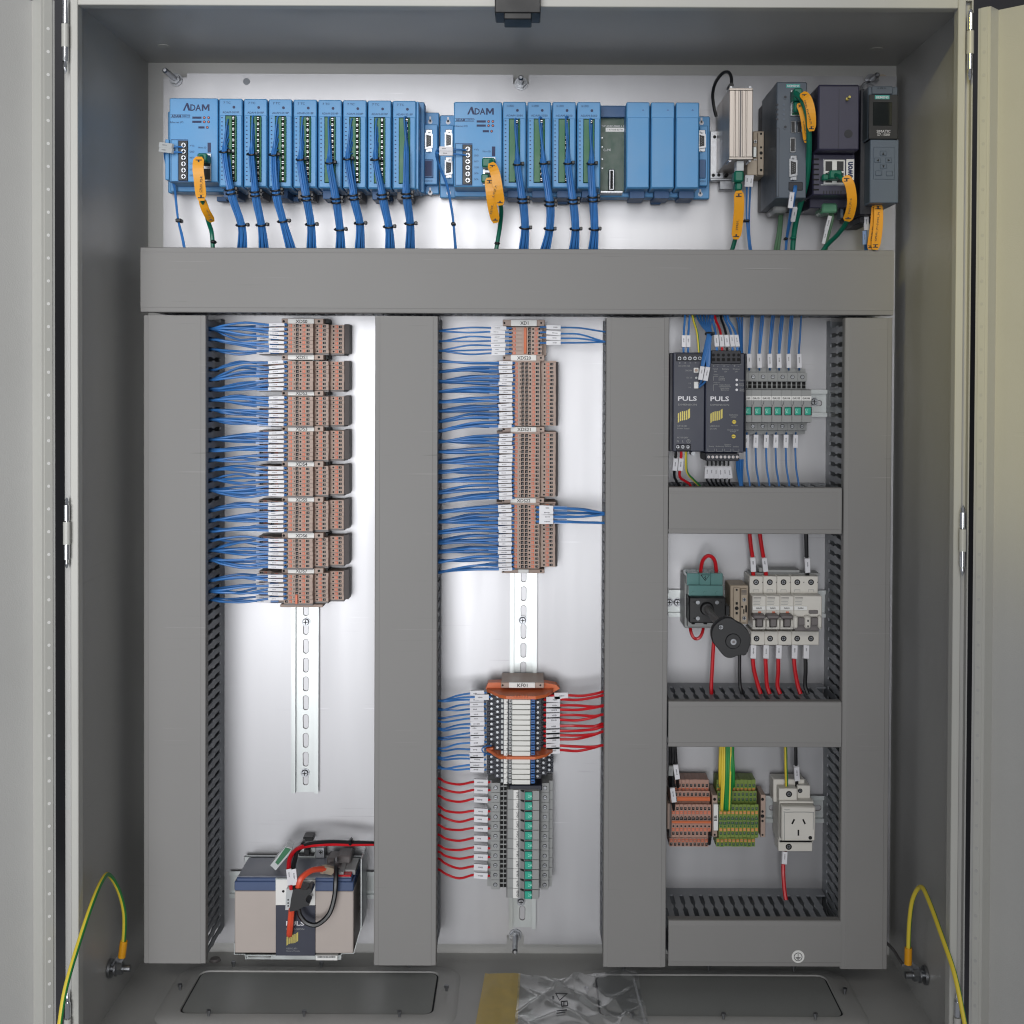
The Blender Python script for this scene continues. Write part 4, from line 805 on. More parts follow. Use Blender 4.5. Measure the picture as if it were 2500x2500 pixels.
for u in (715, 788, 870, 945, 1025, 1100):
    wp('blue_wire', 'wire_blue', [(u + 6, 1015, 0.034), (u, 1050, 0.042), (u, 1135, 0.046), (u + 6, 1290, 0.052), (u + 22, 1390, 0.058), (u + 28, 1440, 0.060)], 0.0012, 'blue wire leaving the horizontal fuse row below', 'blue wires below the fuse row', [((u + 2, 1036, 0.046), (u - 2, 1138, 0.048), 'sleeve', 0.0058)])
for i in range(4): wp('blue_wire', 'wire_blue', [(640 + 16 * i, 1230, 0.04), (642 + 14 * i, 1300, 0.045), (655 + 9 * i, 1380, 0.055), (668 + 5 * i, 1440, 0.06)], 0.0013, 'blue wire passing beside the backup unit into the duct', 'blue wires beside the backup unit')
# ------------------------------------------------------------------ isolator with its shaft and knob
setF(1600, 1260, 3.22)
iso = thing('isolator_switch', 'black isolator switch with green terminal cover and long shaft', 'switch', U(400, 880, 0.0))
P('base', MB().pbox(228, 470, 540, 880, 0.006, 0.050, 0.001).pbox(255, 625, 540, 872, 0.05, 0.062), 'fuse_grey', iso)
P('body', MB().pbox(266, 640, 552, 842, 0.05, 0.084, 0.0012).pbox(552, 705, 582, 782, 0.06, 0.078), 'black', iso)
for u, v in ((335, 680), (485, 680), (335, 805)): P('screw', MB().pcyl(u, v, 15, 0.08, 0.0855), 'steel', iso)
for u, v in ((305, 677), (518, 677), (305, 803)): P('rivet', MB().pcyl(u, v, 5, 0.08, 0.0846), 'hole', iso)
cv = P('terminal_cover', MB().pbox(248, 450, 344, 545, 0.03, 0.066).pbox(345, 450, 435, 575, 0.03, 0.067).pbox(436, 450, 530, 545, 0.03, 0.066).pbox(262, 546, 532, 628, 0.03, 0.074), 'teal_cover', iso)
P('warning_mark', MB().tube([U(a, b, 0.0675) for a, b in ((358, 462), (426, 462), (392, 508), (358, 462))], 0.0005, 4, 0, 1).tube([U(a, b, 0.0675) for a, b in ((396, 470), (386, 484), (398, 484), (390, 498))], 0.0005, 4, 0, 1), 'hole', cv)
for u in (302, 392, 488): P('screw', MB().pcyl(u, 606, 15, 0.06, 0.0755), 'teal_cover', iso)
P('slot', MB().pbox(284, 840, 312, 852, 0.05, 0.0628).pbox(378, 840, 408, 852, 0.05, 0.0628), 'hole', iso)
KD = 0.262
pb_ = U(405, 728, 0.085); kc = Vector((pb_.x, -KD, pb_.z))
P('collar', MB().cyl((pb_.x, -0.084, pb_.z), (pb_.x, -0.090, pb_.z), 0.0085, 24, 0.007), 'black', iso)
P('shaft', MB().cyl((pb_.x, -0.088, pb_.z), (pb_.x, -KD + 0.012, pb_.z), 0.0042, 6), 'term_dark', iso)
kp = [(443, 900), (480, 840), (545, 800), (600, 802), (640, 830), (690, 855), (735, 915), (750, 985), (715, 1090), (660, 1095), (600, 1117), (545, 1105), (490, 1040), (450, 985)]
kpts = []
for i in range(len(kp)):
    a, b, c, d = (Vector(kp[(i + j) % len(kp)]).to_3d() for j in (-1, 0, 1, 2))
    for tt in (0, 0.34, 0.67): kpts.append(0.5 * ((2 * b) + (c - a) * tt + (2 * a - 5 * b + 4 * c - d) * tt * tt + (3 * b - a - 3 * c + d) * tt ** 3))
kq = [U(p.x, p.y, KD) for p in kpts]; kcx = sum(p.x for p in kq) / len(kq); kcz = sum(p.z for p in kq) / len(kq)
kb = MB(); n = len(kq); vs = []
for sc_, d in ((0.93, KD - 0.012), (1.0, KD - 0.010), (1.0, KD - 0.0015), (0.96, KD)): vs += [(kcx + (p.x - kcx) * sc_, -d, kcz + (p.z - kcz) * sc_) for p in kq]
kb.add(vs, [tuple(range(n)), tuple(range(4 * n - 1, 3 * n - 1, -1))] + [(k * n + i, k * n + (i + 1) % n, (k + 1) * n + (i + 1) % n, (k + 1) * n + i) for k in range(3) for i in range(n)])
kn = P('knob', kb, 'black', iso)
P('hub', MB().pcyl(612, 985, 62, KD, KD + 0.0012, 24, 0, 56), 'black', kn)
P('screw', MB().pcyl(615, 990, 24, KD, KD + 0.0024, 16).pcyl(615, 990, 12, KD, KD + 0.0028, 6, 1), ['steel', 'term_dark'], kn); P('screw', MB().screw(515, 873, 22, KD + 0.001), ['steel', 'hole'], kn)
wp('red_wire', 'wire_red', [(356, 520, 0.045), (356, 440, 0.05), (372, 350, 0.055), (418, 312, 0.056), (464, 345, 0.055), (480, 440, 0.05), (476, 530, 0.045)], 0.0024, 'red wire looped over the top of the isolator')
wp('red_wire', 'wire_red', [(276, 860, 0.04), (278, 905, 0.045), (298, 952, 0.048), (325, 965, 0.048), (352, 950, 0.048), (372, 905, 0.045), (376, 860, 0.04)], 0.0020, 'red wire looped under the bottom of the isolator')
wp('red_wire', 'wire_red', [(466, 860, 0.045), (458, 1000, 0.05), (448, 1180, 0.055), (440, 1340, 0.06), (442, 1420, 0.06)], 0.0024, 'red wire dropping from the isolator behind its knob')
wp('black_wire', 'wire_black', [(655, 880, 0.04), (662, 1080, 0.05), (662, 1240, 0.055), (668, 1345, 0.06), (690, 1420, 0.06)], 0.0022, 'black wire dropping behind the round isolator knob')
aux = thing('auxiliary_contact', 'narrow beige rail clamp between the isolator and breakers', 'rail clamp', U(670, 860, 0.0))
P('body', MB().pbox(588, 545, 730, 850, 0.006, 0.050, 0.001).pbox(615, 560, 664, 832, 0.05, 0.053).pbox(672, 572, 722, 838, 0.05, 0.056), 'beige', aux)
for u, v, r in ((640, 580, 8), (640, 725, 15), (683, 713, 8)): P('screw_hole', MB().pcyl(u, v, r, 0.05, 0.0565 if u > 670 else 0.0535), 'hole', aux)
for v in (658, 803): P('screw', MB().screw(700, v, 18, 0.0562), ['steel', 'hole'], aux)
P('slot', MB().pbox(630, 675, 650, 698, 0.05, 0.0534).pbox(630, 752, 650, 775, 0.05, 0.0534).pbox(690, 730, 702, 770, 0.05, 0.0564).pbox(706, 700, 720, 760, 0.05, 0.0564), 'hole', aux)
P('fin', MB().pbox(678, 582, 718, 586, 0.055, 0.0575, 0).pbox(678, 592, 718, 596, 0.055, 0.0575, 0).pbox(678, 602, 718, 606, 0.055, 0.0575, 0).pbox(678, 612, 718, 616, 0.055, 0.0575, 0), 'term_dark', aux)
# ------------------------------------------------------------------ circuit breakers
def breaker(i, u0, w, name, label, poles):
    t = thing('circuit_breaker', label, 'circuit breaker', U(u0 + w / 2, 1015, 0.0), 'circuit breakers in one row')
    uT, uM, uB = 740 + u0, 762 + u0 * 1.012, 752 + u0 * 0.985
    P('top_section', MB().pbox(uT, 472, uT + w - 1, 608, 0.006, 0.045, 0.0008), 'cream', t)
    P('body', MB().pbox(uM, 626, uM + w * 1.02 - 1.5, 892, 0.006, 0.064, 0.001), 'cream', t)
    P('bottom_section', MB().pbox(uB, 906, uB + w - 1, 1015, 0.006, 0.045, 0.0008), 'cream', t)
    for p in range(poles):
        uc = 52 + p * 108
        for u, v in ((uT + uc, 520), (uB + uc - 8, 963)):
            P('terminal_screw', MB().pcyl(u, v, 23, 0.04, 0.0453, 16, 1).screw(u, v, 17, 0.0448), ['steel', 'hole'], t)
        P('arrow', MB().ppoly([(uT + uc + 46, 521), (uT + uc + 54, 515), (uT + uc + 54, 527)], 0.0448, 0.0453), 'print', t)
        P('clip_mark', MB().pbox(uT + uc - 22, 578, uT + uc + 22, 581, 0.044, 0.0453, 0).pbox(uT + uc - 22, 581, uT + uc - 20, 596, 0.044, 0.0453, 0).pbox(uT + uc + 20, 581, uT + uc + 22, 596, 0.044, 0.0453, 0), 'fuse_grey', t)
    lg = P('label_plate', MB().pbox(uM + 2, 708, uM + 104, 740, 0.06, 0.066, 0.0003), 'white', t); T(lg, name, uM + 52, 724, 44, 13, 0.066, 'print', bold=0.02)
    P('print_block', MB().pbox(uM + 10, 640, uM + 70, 647, 0.06, 0.0643, 0), 'term_dark', t)
    ln = MB()
    for v, b in ((658, 70), (670, 62), (682, 66), (694, 60)): ln.pbox(uM + 8, v, uM + b, v + 3, 0.06, 0.0643, 0)
    P('fine_print', ln, 'fuse_grey', t, False)
    if poles == 1:
        P('indicator', MB().pbox(uM + 46, 750, uM + 70, 760, 0.06, 0.0646, 0), 'orange', t)
        P('toggle_slot', MB().pbox(uM + 26, 806, uM + 82, 876, 0.05, 0.0644, 0.0003), 'hole', t)
        tg2 = P('toggle', MB().pbox(uM + 8, 778, uM + 106, 810, 0.06, 0.079, 0.0015).pbox(uM + 34, 806, uM + 82, 872, 0.06, 0.074, 0.001), 'term_dark', t)
        P('cheek', MB().pbox(uM + 4, 815, uM + 26, 876, 0.06, 0.070, 0.001), 'cream', t); P('cheek', MB().pbox(uM + 86, 815, uM + 106, 876, 0.06, 0.070, 0.001), 'cream', t)
        P('clip', MB().pbox(uB + 30, 1000, uB + 84, 1020, 0.02, 0.042), 'term_dark', t)
    else:
        P('toggle_slot', MB().pbox(uM + 6, 806, uM + 196, 902, 0.05, 0.0646, 0.0003), 'term_dark', t)
        for a, b in ((-6, 34), (84, 136), (190, 222)): P('cheek', MB().pbox(uM + a, 788, uM + b, 886, 0.06, 0.074, 0.002), 'cream', t)
        P('test_button', MB().pbox(uM + 118, 742, uM + 190, 768, 0.06, 0.0665), 'term_dark', t)
        P('slot', MB().pbox(uM + 104, 814, uM + 118, 834, 0.07, 0.0744).pbox(uM + 104, 858, uM + 118, 876, 0.07, 0.0744), 'hole', t)
        P('toggle_bar', MB().pbox(uM + 34, 800, uM + 84, 858, 0.06, 0.073).pbox(uM + 136, 800, uM + 190, 858, 0.06, 0.073), 'term_dark', t)
breaker(0, 0, 108, 'GA01', 'single-pole breaker marked GA01 with its lever up', 1)
breaker(1, 108, 108, 'GA02', 'single-pole breaker marked GA02 with its lever up', 1)
breaker(2, 216, 108, 'GA03', 'single-pole breaker marked GA03 with its lever up', 1)
breaker(3, 324, 217, 'GA04', 'double-width breaker marked GA04 with a grey test button', 2)
solo('busbar', MB().pbox(815, 404, 850, 440, 0.012, 0.030).pbox(850, 422, 1135, 446, 0.010, 0.034).pbox(740, 446, 1290, 470, 0.008, 0.030), ['fuse_grey'], 'grey comb busbar along the top of the breakers', 'busbar')
gp = 'wires above the breakers'
wp('red_wire', 'wire_red', [(738, 60, 0.05), (742, 145, 0.05), (752, 240, 0.048), (764, 325, 0.044), (768, 430, 0.040), (770, 480, 0.036)], 0.0026, 'red sleeved wire falling to the top of breaker GA01', gp, [((763, 322, 0.046), (769, 432, 0.042), 'sleeve', 0.0062, 0.0055)])
wp('red_wire', 'wire_red', [(812, 60, 0.05), (822, 145, 0.05), (836, 240, 0.048), (850, 325, 0.044), (866, 430, 0.040), (872, 480, 0.036)], 0.0026, 'red sleeved wire falling to the top of breaker GA02', gp, [((852, 325, 0.046), (866, 432, 0.042), 'sleeve', 0.0062, 0.0055)])
wp('black_wire', 'wire_black', [(1184, 60, 0.05), (1186, 145, 0.05), (1190, 330, 0.046), (1195, 440, 0.040), (1196, 480, 0.036)], 0.0026, 'black sleeved wire falling to the top of breaker GA04', gp, [((1192, 328, 0.048), (1195, 438, 0.042), 'sleeve', 0.0062, 0.0055)])
for i, (u, e, c) in enumerate(((768, 815, 'wire_red'), (868, 886, 'wire_red'), (968, 968, 'wire_red'), (1092, 1128, 'wire_red'), (1183, 1186, 'wire_black'))):
    col = 'red' if c == 'wire_red' else 'black'
    wp(col + '_wire', c, [(u, 1005, 0.036), (u, 1050, 0.042), (u - 2, 1120, 0.046), (u + (e - u) * 0.25 - 2, 1220, 0.052), (e - 8, 1330, 0.060), (e + 14, 1400, 0.064)], 0.0026, ('%s sleeved wire leaving the bottom of breaker GA0%d' % (col, i + 1)) if i < 4 else 'black sleeved wire leaving the bottom of breaker GA04', 'wires below the breakers', [((u + 1, 1018, 0.044), (u - 2, 1122, 0.050), 'sleeve', 0.0068, 0.0058)])
# ------------------------------------------------------------------ lower right: supply terminals, earth terminals, socket
setF(1600, 1760, 3.018)
TPH = S(29.4, 0.06)
def zrel(v, d, v0=670): return U(270, v, d).z - U(270, v0, 0.06).z
def hstrip(u0, n, cols, btn, label, name, group):
    steps = [(zrel(925, 0.036), zrel(862, 0.036), 0.036), (zrel(858, 0.058), zrel(615, 0.058), 0.058), (zrel(606, 0.044), zrel(515, 0.044), 0.044), (zrel(512, 0.036), zrel(432, 0.036), 0.036)]
    F = [('E', zrel(v, d), d) for v, d in ((908, 0.036), (828, 0.058), (645, 0.058), (540, 0.044), (474, 0.036), (577, 0.044))] + [('S', zrel(703, 0.058), 0.058), ('B', zrel(720, 0.058), 0.058), ('D', zrel(775, 0.058), 0.058)] + ([('B', zrel(752, 0.058), 0.058)] if cols[0] == 'term_green' else [])
    me = slice_mesh(steps, F, cols, tp=TPH, axis='x'); x = U(u0, 670, 0.06).x
    return strip(name, label, U(270, 670, 0.06).z, x, n, me, [(zrel(v, d), d) for v, d in ((880, 0.036), (800, 0.058), (675, 0.058), (505, 0.036))], group, axis='x', btn=btn, step=TPH)
t = hstrip(120, 10, ('pink', 'hole'), button_mesh('orange', 'x'), 'pinkish ten-way terminal strip left of the EB name plate', 'terminal_strip', 'terminal strips of the lower bay')
P('jumper', MB().pbox(122, 740, 412, 756, 0.056, 0.0600, 0.0003), 'orange_plate', t); P('jumper', MB().pbox(160, 562, 404, 592, 0.042, 0.0462, 0.0003), 'orange_plate', t)
P('lead', MB().tube([U(402, 825, 0.06), U(402, 860, 0.064), U(396, 905, 0.05)], 0.0022), 'wire_black', t)
P('end_cover', MB().pbox(102, 610, 117, 860, 0.008, 0.05), 'term_dark', t)
hstrip(470, 10, ('term_green', 'entry_green'), button_mesh('term_amber', 'x'), 'green and yellow earth terminal strip right of the EB plate', 'earth_terminal_strip', 'terminal strips of the lower bay')
b = thing('end_bracket', 'upright rail bracket with EB plate between the two strips', 'end bracket', U(440, 850, 0.0), 'end brackets with name plates')
P('body', MB().pbox(418, 548, 458, 855, 0.006, 0.050), 'term', b); P('screw_hole', MB().pcyl(437, 578, 11, 0.04, 0.0505), 'hole', b); P('screw_hole', MB().pcyl(437, 840, 8, 0.04, 0.0505), 'hole', b)
lp = P('name_plate', MB().pbox(428, 615, 464, 810, 0.05, 0.057), 'white', b); T(lp, 'EB', 443, 716, 40, 22, 0.057, 'print', -90, 0.015)
b = thing('end_bracket', 'plain rail bracket closing the green and yellow strip', 'end bracket', U(795, 850, 0.0), 'end brackets with name plates')
P('body', MB().pbox(776, 545, 812, 858, 0.006, 0.042), 'term', b)
for v, r in ((578, 11), (668, 9), (702, 13), (738, 9), (840, 7)): P('screw_hole', MB().pcyl(790, v, r, 0.03, 0.0424), 'hole', b)
b = thing('end_bracket', 'plain rail bracket left of the pinkish strip', 'end bracket', U(100, 850, 0.0), 'end brackets with name plates')
P('body', MB().pbox(88, 608, 108, 800, 0.006, 0.050), 'term', b)
gp = 'black wires at the pinkish strip'
for i, (a, e, s) in enumerate((((112, 195), (108, 470), None), ((128, 195), (134, 640), ((124, 492), (138, 596))), ((146, 195), (165, 470), ((148, 322), (163, 427))), ((138, 195), (118, 480), ((116, 330), (112, 400))))):
    wp('black_wire', 'wire_black', [(a[0], a[1] - 110, 0.06), (a[0], a[1], 0.058), ((a[0] + e[0]) / 2, (a[1] + e[1]) / 2, 0.062), (e[0], e[1], 0.058 if i == 1 else 0.044), (e[0] + 1, e[1] + 14, 0.05 if i == 1 else 0.036)], 0.0021, 'black wire falling to the pinkish terminal strip', gp, [((s[0][0], s[0][1], 0.068), (s[1][0], s[1][1], 0.066), 'sleeve' if i < 3 else 'fuse_grey', 0.0060)] if s else ())
gp = 'earth wires at the green and yellow strip'
for i, (a, e, ve, c) in enumerate(((480, 478, 480, 'earth_yellow'), (495, 490, 655, 'earth_yellow'), (512, 498, 655, 'earth_striped'), (530, 520, 655, 'earth_green'), (545, 532, 655, 'earth_green'), (558, 548, 655, 'earth_striped'), (570, 560, 500, 'earth_green'), (566, 575, 480, 'earth_green'))):
    wp('earth_wire', c, [(a, 90, 0.066), (a, 195, 0.066), ((a + e) / 2 + J(6), (195 + ve) / 2, 0.070), (e, ve - 30, 0.066), (e, ve, 0.058)], 0.0021, 'green or yellow earth wire falling to the EB strip', gp)
so_ = thing('mains_socket', 'white three-pin mains socket on the lowest rail', 'socket', U(1050, 960, 0.0))
P('base', MB().pbox(868, 430, 1100, 600, 0.006, 0.030, 0.001).pbox(910, 585, 1165, 900, 0.006, 0.046, 0.001), 'cream', so_)
P('terminal_shroud', MB().pbox(910, 498, 1045, 586, 0.02, 0.046, 0.0008), 'cream', so_); P('terminal_shroud', MB().pbox(1046, 476, 1142, 580, 0.01, 0.038, 0.0008), 'cream', so_)
P('band', MB().pbox(914, 592, 1166, 609, 0.02, 0.050), 'cream', so_)
P('lower_shroud', MB().pbox(906, 876, 1158, 962, 0.02, 0.046, 0.0008), 'cream', so_)
fc = P('face', MB().pbox(930, 633, 1180, 887, 0.04, 0.060, 0.0015), 'cream', so_)
P('rim', MB().tube([U(a, b, 0.0602) for a, b in ((950, 880), (950, 685), (962, 673), (1150, 673), (1163, 685), (1163, 800))], 0.0004, 5, 0, 3), 'fuse_grey', fc)
for q in ([(1002, 757), (1012, 763), (1030, 728), (1019, 722)], [(1082, 728), (1092, 722), (1109, 757), (1099, 763)], [(1048, 803), (1060, 803), (1060, 846), (1048, 846)]): P('pin_slot', MB().ppoly(q, 0.058, 0.0603), 'hole', fc)
P('fixing_hole', MB().pcyl(1142, 862, 14, 0.058, 0.0603), 'hole', fc); T(fc, 'hager', 970, 653, 46, 13, 0.060, 'fuse_grey')
for u, v, d, r in ((985, 540, 0.046, 23), (1067, 515, 0.038, 17), (983, 928, 0.046, 23)): P('terminal_screw', MB().pcyl(u, v, r, d - 0.004, d + 0.0003, 16, 1).screw(u, v, r * 0.72, d), ['steel', 'hole'], so_)
wp('earth_wire', 'earth_striped', [(958, 100, 0.05), (960, 200, 0.05), (962, 330, 0.048), (966, 455, 0.038), (966, 500, 0.034)], 0.0021, 'yellow and green wire falling into the mains socket')
wp('black_wire', 'wire_black', [(1034, 100, 0.046), (1035, 205, 0.046), (1037, 330, 0.044), (1042, 440, 0.034), (1042, 480, 0.030)], 0.0021, 'black sleeved wire falling into the mains socket', None, [((1038, 333, 0.046), (1043, 434, 0.038), 'sleeve', 0.0064, 0.005)])
wp('red_wire', 'wire_red', [(952, 950, 0.036), (951, 1000, 0.042), (943, 1060, 0.046), (944, 1150, 0.05), (952, 1250, 0.056), (962, 1320, 0.06)], 0.0025, 'red sleeved wire leaving the mains socket below', None, [((952, 966, 0.044), (947, 1056, 0.050), 'sleeve', 0.0062, 0.0056)])
st = thing('earth_sticker', 'round white earth symbol sticker on the bottom duct', 'sticker', U(1052, 1737, DD))
P('disc', MB().pcyl(1052, 1737, 47, DD - 0.0002, DD + 0.0004, 32), 'white', st)
em = MB().tube([U(1052 + 29 * math.cos(i * 0.2618), 1739 + 29 * math.sin(i * 0.2618), DD + 0.0006) for i in range(25)], 0.0004, 5, 0, 1)
em.pbox(1050, 1716, 1054, 1744, DD, DD + 0.0008, 0).pbox(1034, 1743, 1070, 1747, DD, DD + 0.0008, 0).pbox(1040, 1750, 1064, 1753, DD, DD + 0.0008, 0).pbox(1046, 1756, 1058, 1759, DD, DD + 0.0008, 0)
P('symbol', em, 'print', st)
# ------------------------------------------------------------------ blue input/output racks
DM = 0.086
def dsub(parent, u, v, h, d, s=1.0, fem=True):
    k = P('serial_port', MB().ppoly([(u - 26 * s, v - h * 0.36), (u + 24 * s, v - h * 0.30), (u + 24 * s, v + h * 0.30), (u - 26 * s, v + h * 0.36)], d - 0.004, d + 0.003), 'steel', parent)
    P('shell', MB().pbox(u - 22 * s, v - h * 0.5, u + 22 * s, v + h * 0.5, d - 0.002, d + 0.0006), 'steel', k)
    P('insert', MB().ppoly([(u - 17 * s, v - h * 0.27), (u + 15 * s, v - h * 0.22), (u + 15 * s, v + h * 0.22), (u - 17 * s, v + h * 0.27)], d, d + 0.0033), 'black', k)
    pn = MB()
    for i in range(5):
        for j in (0, 1):
            if i + j < 5: pn.pcyl(u - 5 * s + 10 * s * j, v - h * 0.16 + h * 0.08 * (i + j * 0.5), 2.4 * s, d + 0.003, d + 0.0036, 6)
    P('pin', pn, 'fuse_grey', k)
    for q in (-0.42, 0.42): P('jack_screw', MB().pcyl(u, v + h * q, 9 * s, d, d + 0.005, 6), 'steel', k)
mod_m = {}
def io_module(u0, u1, v0, v1, title, model, label, grp, block=True):
    t = thing('io_module', label, 'module', U((u0 + u1) / 2, v1, 0.02), grp)
    P('housing', MB().pbox(u0, v0, u1, v1, 0.03, DM, 0.0012), 'blue', t)
    P('raised_face', MB().pbox(u0 + 5, v0 + 108, u1 - 5, v1 - 6, 0.08, DM + 0.0012, 0.0008), 'blue', t)
    if block:
        um = u0 + (u1 - u0) * 0.5
        P('slot', MB().pbox(um - 36, v0 + 110, um + 38, v1 - 34, 0.08, DM + 0.0016, 0), 'hole', t)
        gb = P('terminal_block', MB().pbox(um - 34, v0 + 113, um + 8, v1 - 38, 0.08, DM + 0.004, 0.0006).pbox(um + 26, v0 + 113, um + 36, v1 - 38, 0.08, DM + 0.005), 'green_block', t)
        for i in range(12):
            y = v0 + 128 + (v1 - v0 - 185) * i / 11
            P('screw', MB().pcyl(um + 16, y, 9, 0.08, DM + 0.003, 8).pbox(um + 8, y - 3, um + 24, y + 3, DM + 0.003, DM + 0.0034, 0, 1), ['steel', 'hole'], gb)
        dots = MB()
        for i in range(16):
            y = v0 + 125 + (v1 - v0 - 175) * i / 15; dots.pbox(u0 + 14, y - 3, u0 + 24, y + 3, DM, DM + 0.0015, 0)
        P('channel_number', dots, 'ink', t, False)
        T(t, title, u0 + 52, v0 + 27, 46, 14, DM, 'ink'); T(t, model, u0 + 78, v0 + 90, 108, 13, DM, 'ink')
        P('locator', MB().pcyl(u0 + 97, v0 + 56, 9, 0.08, DM + 0.0006, 12), 'ink', t)
    return t
def cpu(u0, v0, u1, v1, label, flu, fru):
    """rack: base plate with end flanges, controller section on the left"""
    t = thing('controller_rack', label, 'controller', U((u0 + u1) / 2, v1 + 60, 0.0))
    h = P('housing', MB().pbox(u0, v0, u1, v1, 0.03, DM, 0.0012), 'blue', t)
    for s, u, v, w, hh, b in (('DA', 172, 62, 70, 42, 0.02), ('ADAM', 44, 118, 62, 16, 0.03), ('-5000/TCP', 108, 118, 56, 12, 0), ('Ethernet I/O', 48, 158, 86, 12, 0)):
        T(t, s, u0 + u, v0 + v, w, hh, DM, 'ink', bold=b)
    P('emblem', MB().ppoly([(u0 + 88, v0 + 82), (u0 + 112, v0 + 32), (u0 + 122, v0 + 32), (u0 + 138, v0 + 82), (u0 + 124, v0 + 82), (u0 + 112, v0 + 48), (u0 + 100, v0 + 82)], DM, DM + 0.0004), 'ink', t, False)
    P('emblem', MB().ppoly([(u0 + 212 + 50 * a, v0 + 41 + 42 * b) for a, b in ((0, 1), (0, 0), (0.24, 0), (0.5, 0.55), (0.76, 0), (1, 0), (1, 1), (0.8, 1), (0.8, 0.36), (0.57, 0.84), (0.43, 0.84), (0.2, 0.36), (0.2, 1))], DM, DM + 0.0004), 'ink', t, False)
    P('label_bar', MB().pbox(u0 + 8, v0 + 108, u0 + 134, v0 + 110, DM, DM + 0.0003, 0).pbox(u0 + 8, v0 + 128, u0 + 134, v0 + 130, DM, DM + 0.0003, 0), 'ink', t, False)
    lm = MB()
    for (a, b, w) in ((150, 128, 60), (150, 155, 60), (190, 192, 40)): lm.pbox(u0 + a, v0 + b - 7, u0 + a + w, v0 + b + 7, DM, DM + 0.0003, 0.0001)
    P('caption', lm, 'ink', t, False)
    for a, b in ((228, 128), (256, 128), (228, 155), (256, 155), (248, 192)): P('status_lamp', MB().pcyl(u0 + a, v0 + b, 9, DM - 0.001, DM + 0.0006, 10).pcyl(u0 + a, v0 + b, 5, DM, DM + 0.001, 8, 1), ['ink', 'orange'], t)
    P('recess', MB().pbox(u0 + 8, v0 + 270, u0 + 122, v0 + 548, 0.06, DM + 0.0006, 0.0004).pbox(u0 + 14, v0 + 278, u0 + 60, v0 + 540, 0.06, DM + 0.0009, 0), 'blue_dark', t)
    P('recess_plate', MB().pbox(u0 + 12, v0 + 274, u0 + 56, v0 + 544, 0.06, DM + 0.0014, 0.0004), 'blue', t)
    tb = P('terminal_block', MB().pbox(u0 + 58, v0 + 280, u0 + 120, v0 + 540, 0.06, DM + 0.002), 'black', t)
    for i in range(6):
        P('screw', MB().screw(u0 + 92, v0 + 308 + 41 * i, 19, DM + 0.003), ['steel', 'hole'], tb)
        T(t, ('+Vs', 'GND', 'INIT*', 'COM', 'DATA+', 'DATA-')[i], u0 + 148, v0 + 312 + 39 * i, 30, 12, DM, 'ink')
    T(t, 'Micro SD', u0 + 216, v0 + 324, 52, 11, DM, 'ink')
    P('card_slot', MB().pbox(u0 + 250, v0 + 292, u0 + 272, v0 + 356, 0.07, DM + 0.0004, 0), 'ink', t)
    pt = P('network_port', MB().pbox(u0 + 190, v0 + 362, u0 + 274, v0 + 545, 0.07, DM + 0.0012, 0.0004), 'steel', t)
    P('socket', MB().pbox(u0 + 205, v0 + 374, u0 + 268, v0 + 445, 0.07, DM + 0.0016, 0), 'black', pt); P('socket', MB().pbox(u0 + 205, v0 + 462, u0 + 268, v0 + 534, 0.07, DM + 0.0016, 0), 'black', pt)
    fv0, fv1 = v0 + 90, v1 + 75
    fb = P('base_plate', MB().pbox(flu, fv0, fru, fv1, 0.008, 0.018, 0.0012), 'blue', t)
    P('base_body', MB().pbox(u0 + 6, v0 + 22, fru - 96, v1 + 66, 0.018, 0.044, 0.001), 'blue', t)
    return t
rails_lbl = 'grey end of the'
setF(380, 150, 2.683)
gA = 'thermocouple modules of the first rack'
tA = cpu(90, 240, 408, 790, 'light blue controller rack with eight plugged thermocouple modules', 80, 1856)
cor = MB()
for i in range(8):
    u0 = 415 + 162.4 * i; dv = 2.0 * i
    io_module(u0, u0 + 153, 243 + dv, 822 + dv, '7 TC', 'ADAM-5018P', '%s blue 7 TC module from the controller section' % ORD[i], gA)
    P('latch_recess', MB().pbox(u0 + 30, 838 + dv, u0 + 125, 892 + dv, 0.02, 0.062, 0.0004), 'term_dark' if i % 2 else 'blue_dark', tA)
for u in (435, 905, 1520): P('rail_tab', MB().pbox(u - 35, 885, u + 30, 916, 0.01, 0.022), 'blue_dark', tA)
P('end_wall', MB().pbox(1706, 262, 1722, 835, 0.02, DM - 0.004), 'blue', tA)
fl_ = P('connector_panel', MB().pbox(1742, 412, 1846, 805, 0.01, 0.034, 0.001), 'blue', tA)
dsub(tA, 1790, 520, 150, 0.034)
P('dip_switch', MB().pbox(1755, 640, 1818, 762, 0.03, 0.036).pbox(1764, 652, 1808, 750, 0.03, 0.0364, 0, 1), ['blue_dark', 'ink'], tA); T(tA, 'NODE ID', 1785, 782, 56, 12, 0.034, 'ink')
for v in (395, 860): P('key_hole', MB().pcyl(1798, v, 15, 0.01, 0.0184, 14).pbox(1792, v - 34, 1804, v, 0.01, 0.0184, 0), 'sleeve', tA)
P('side_cover', MB().pbox(62, 510, 88, 775, 0.04, DM - 0.006), 'blue', tA)
setF(1050, 150, 2.683)
gB = 'universal modules of the second rack'
tB = cpu(155, 265, 470, 822, 'light blue controller rack with one open slot and three blanks', 65, 1832)
for i in range(4):
    u0 = 475 + 162.6 * i
    io_module(u0, u0 + 153, 264 + i * 0.5, 828 + i, '16 UDIO', 'ADAM-5050', '%s blue 16 UDIO module from the controller section' % ORD[i], gB)
    P('latch_recess', MB().pbox(u0 + 30, 842, u0 + 125, 892, 0.02, 0.062, 0.0004), 'blue_dark', tB)
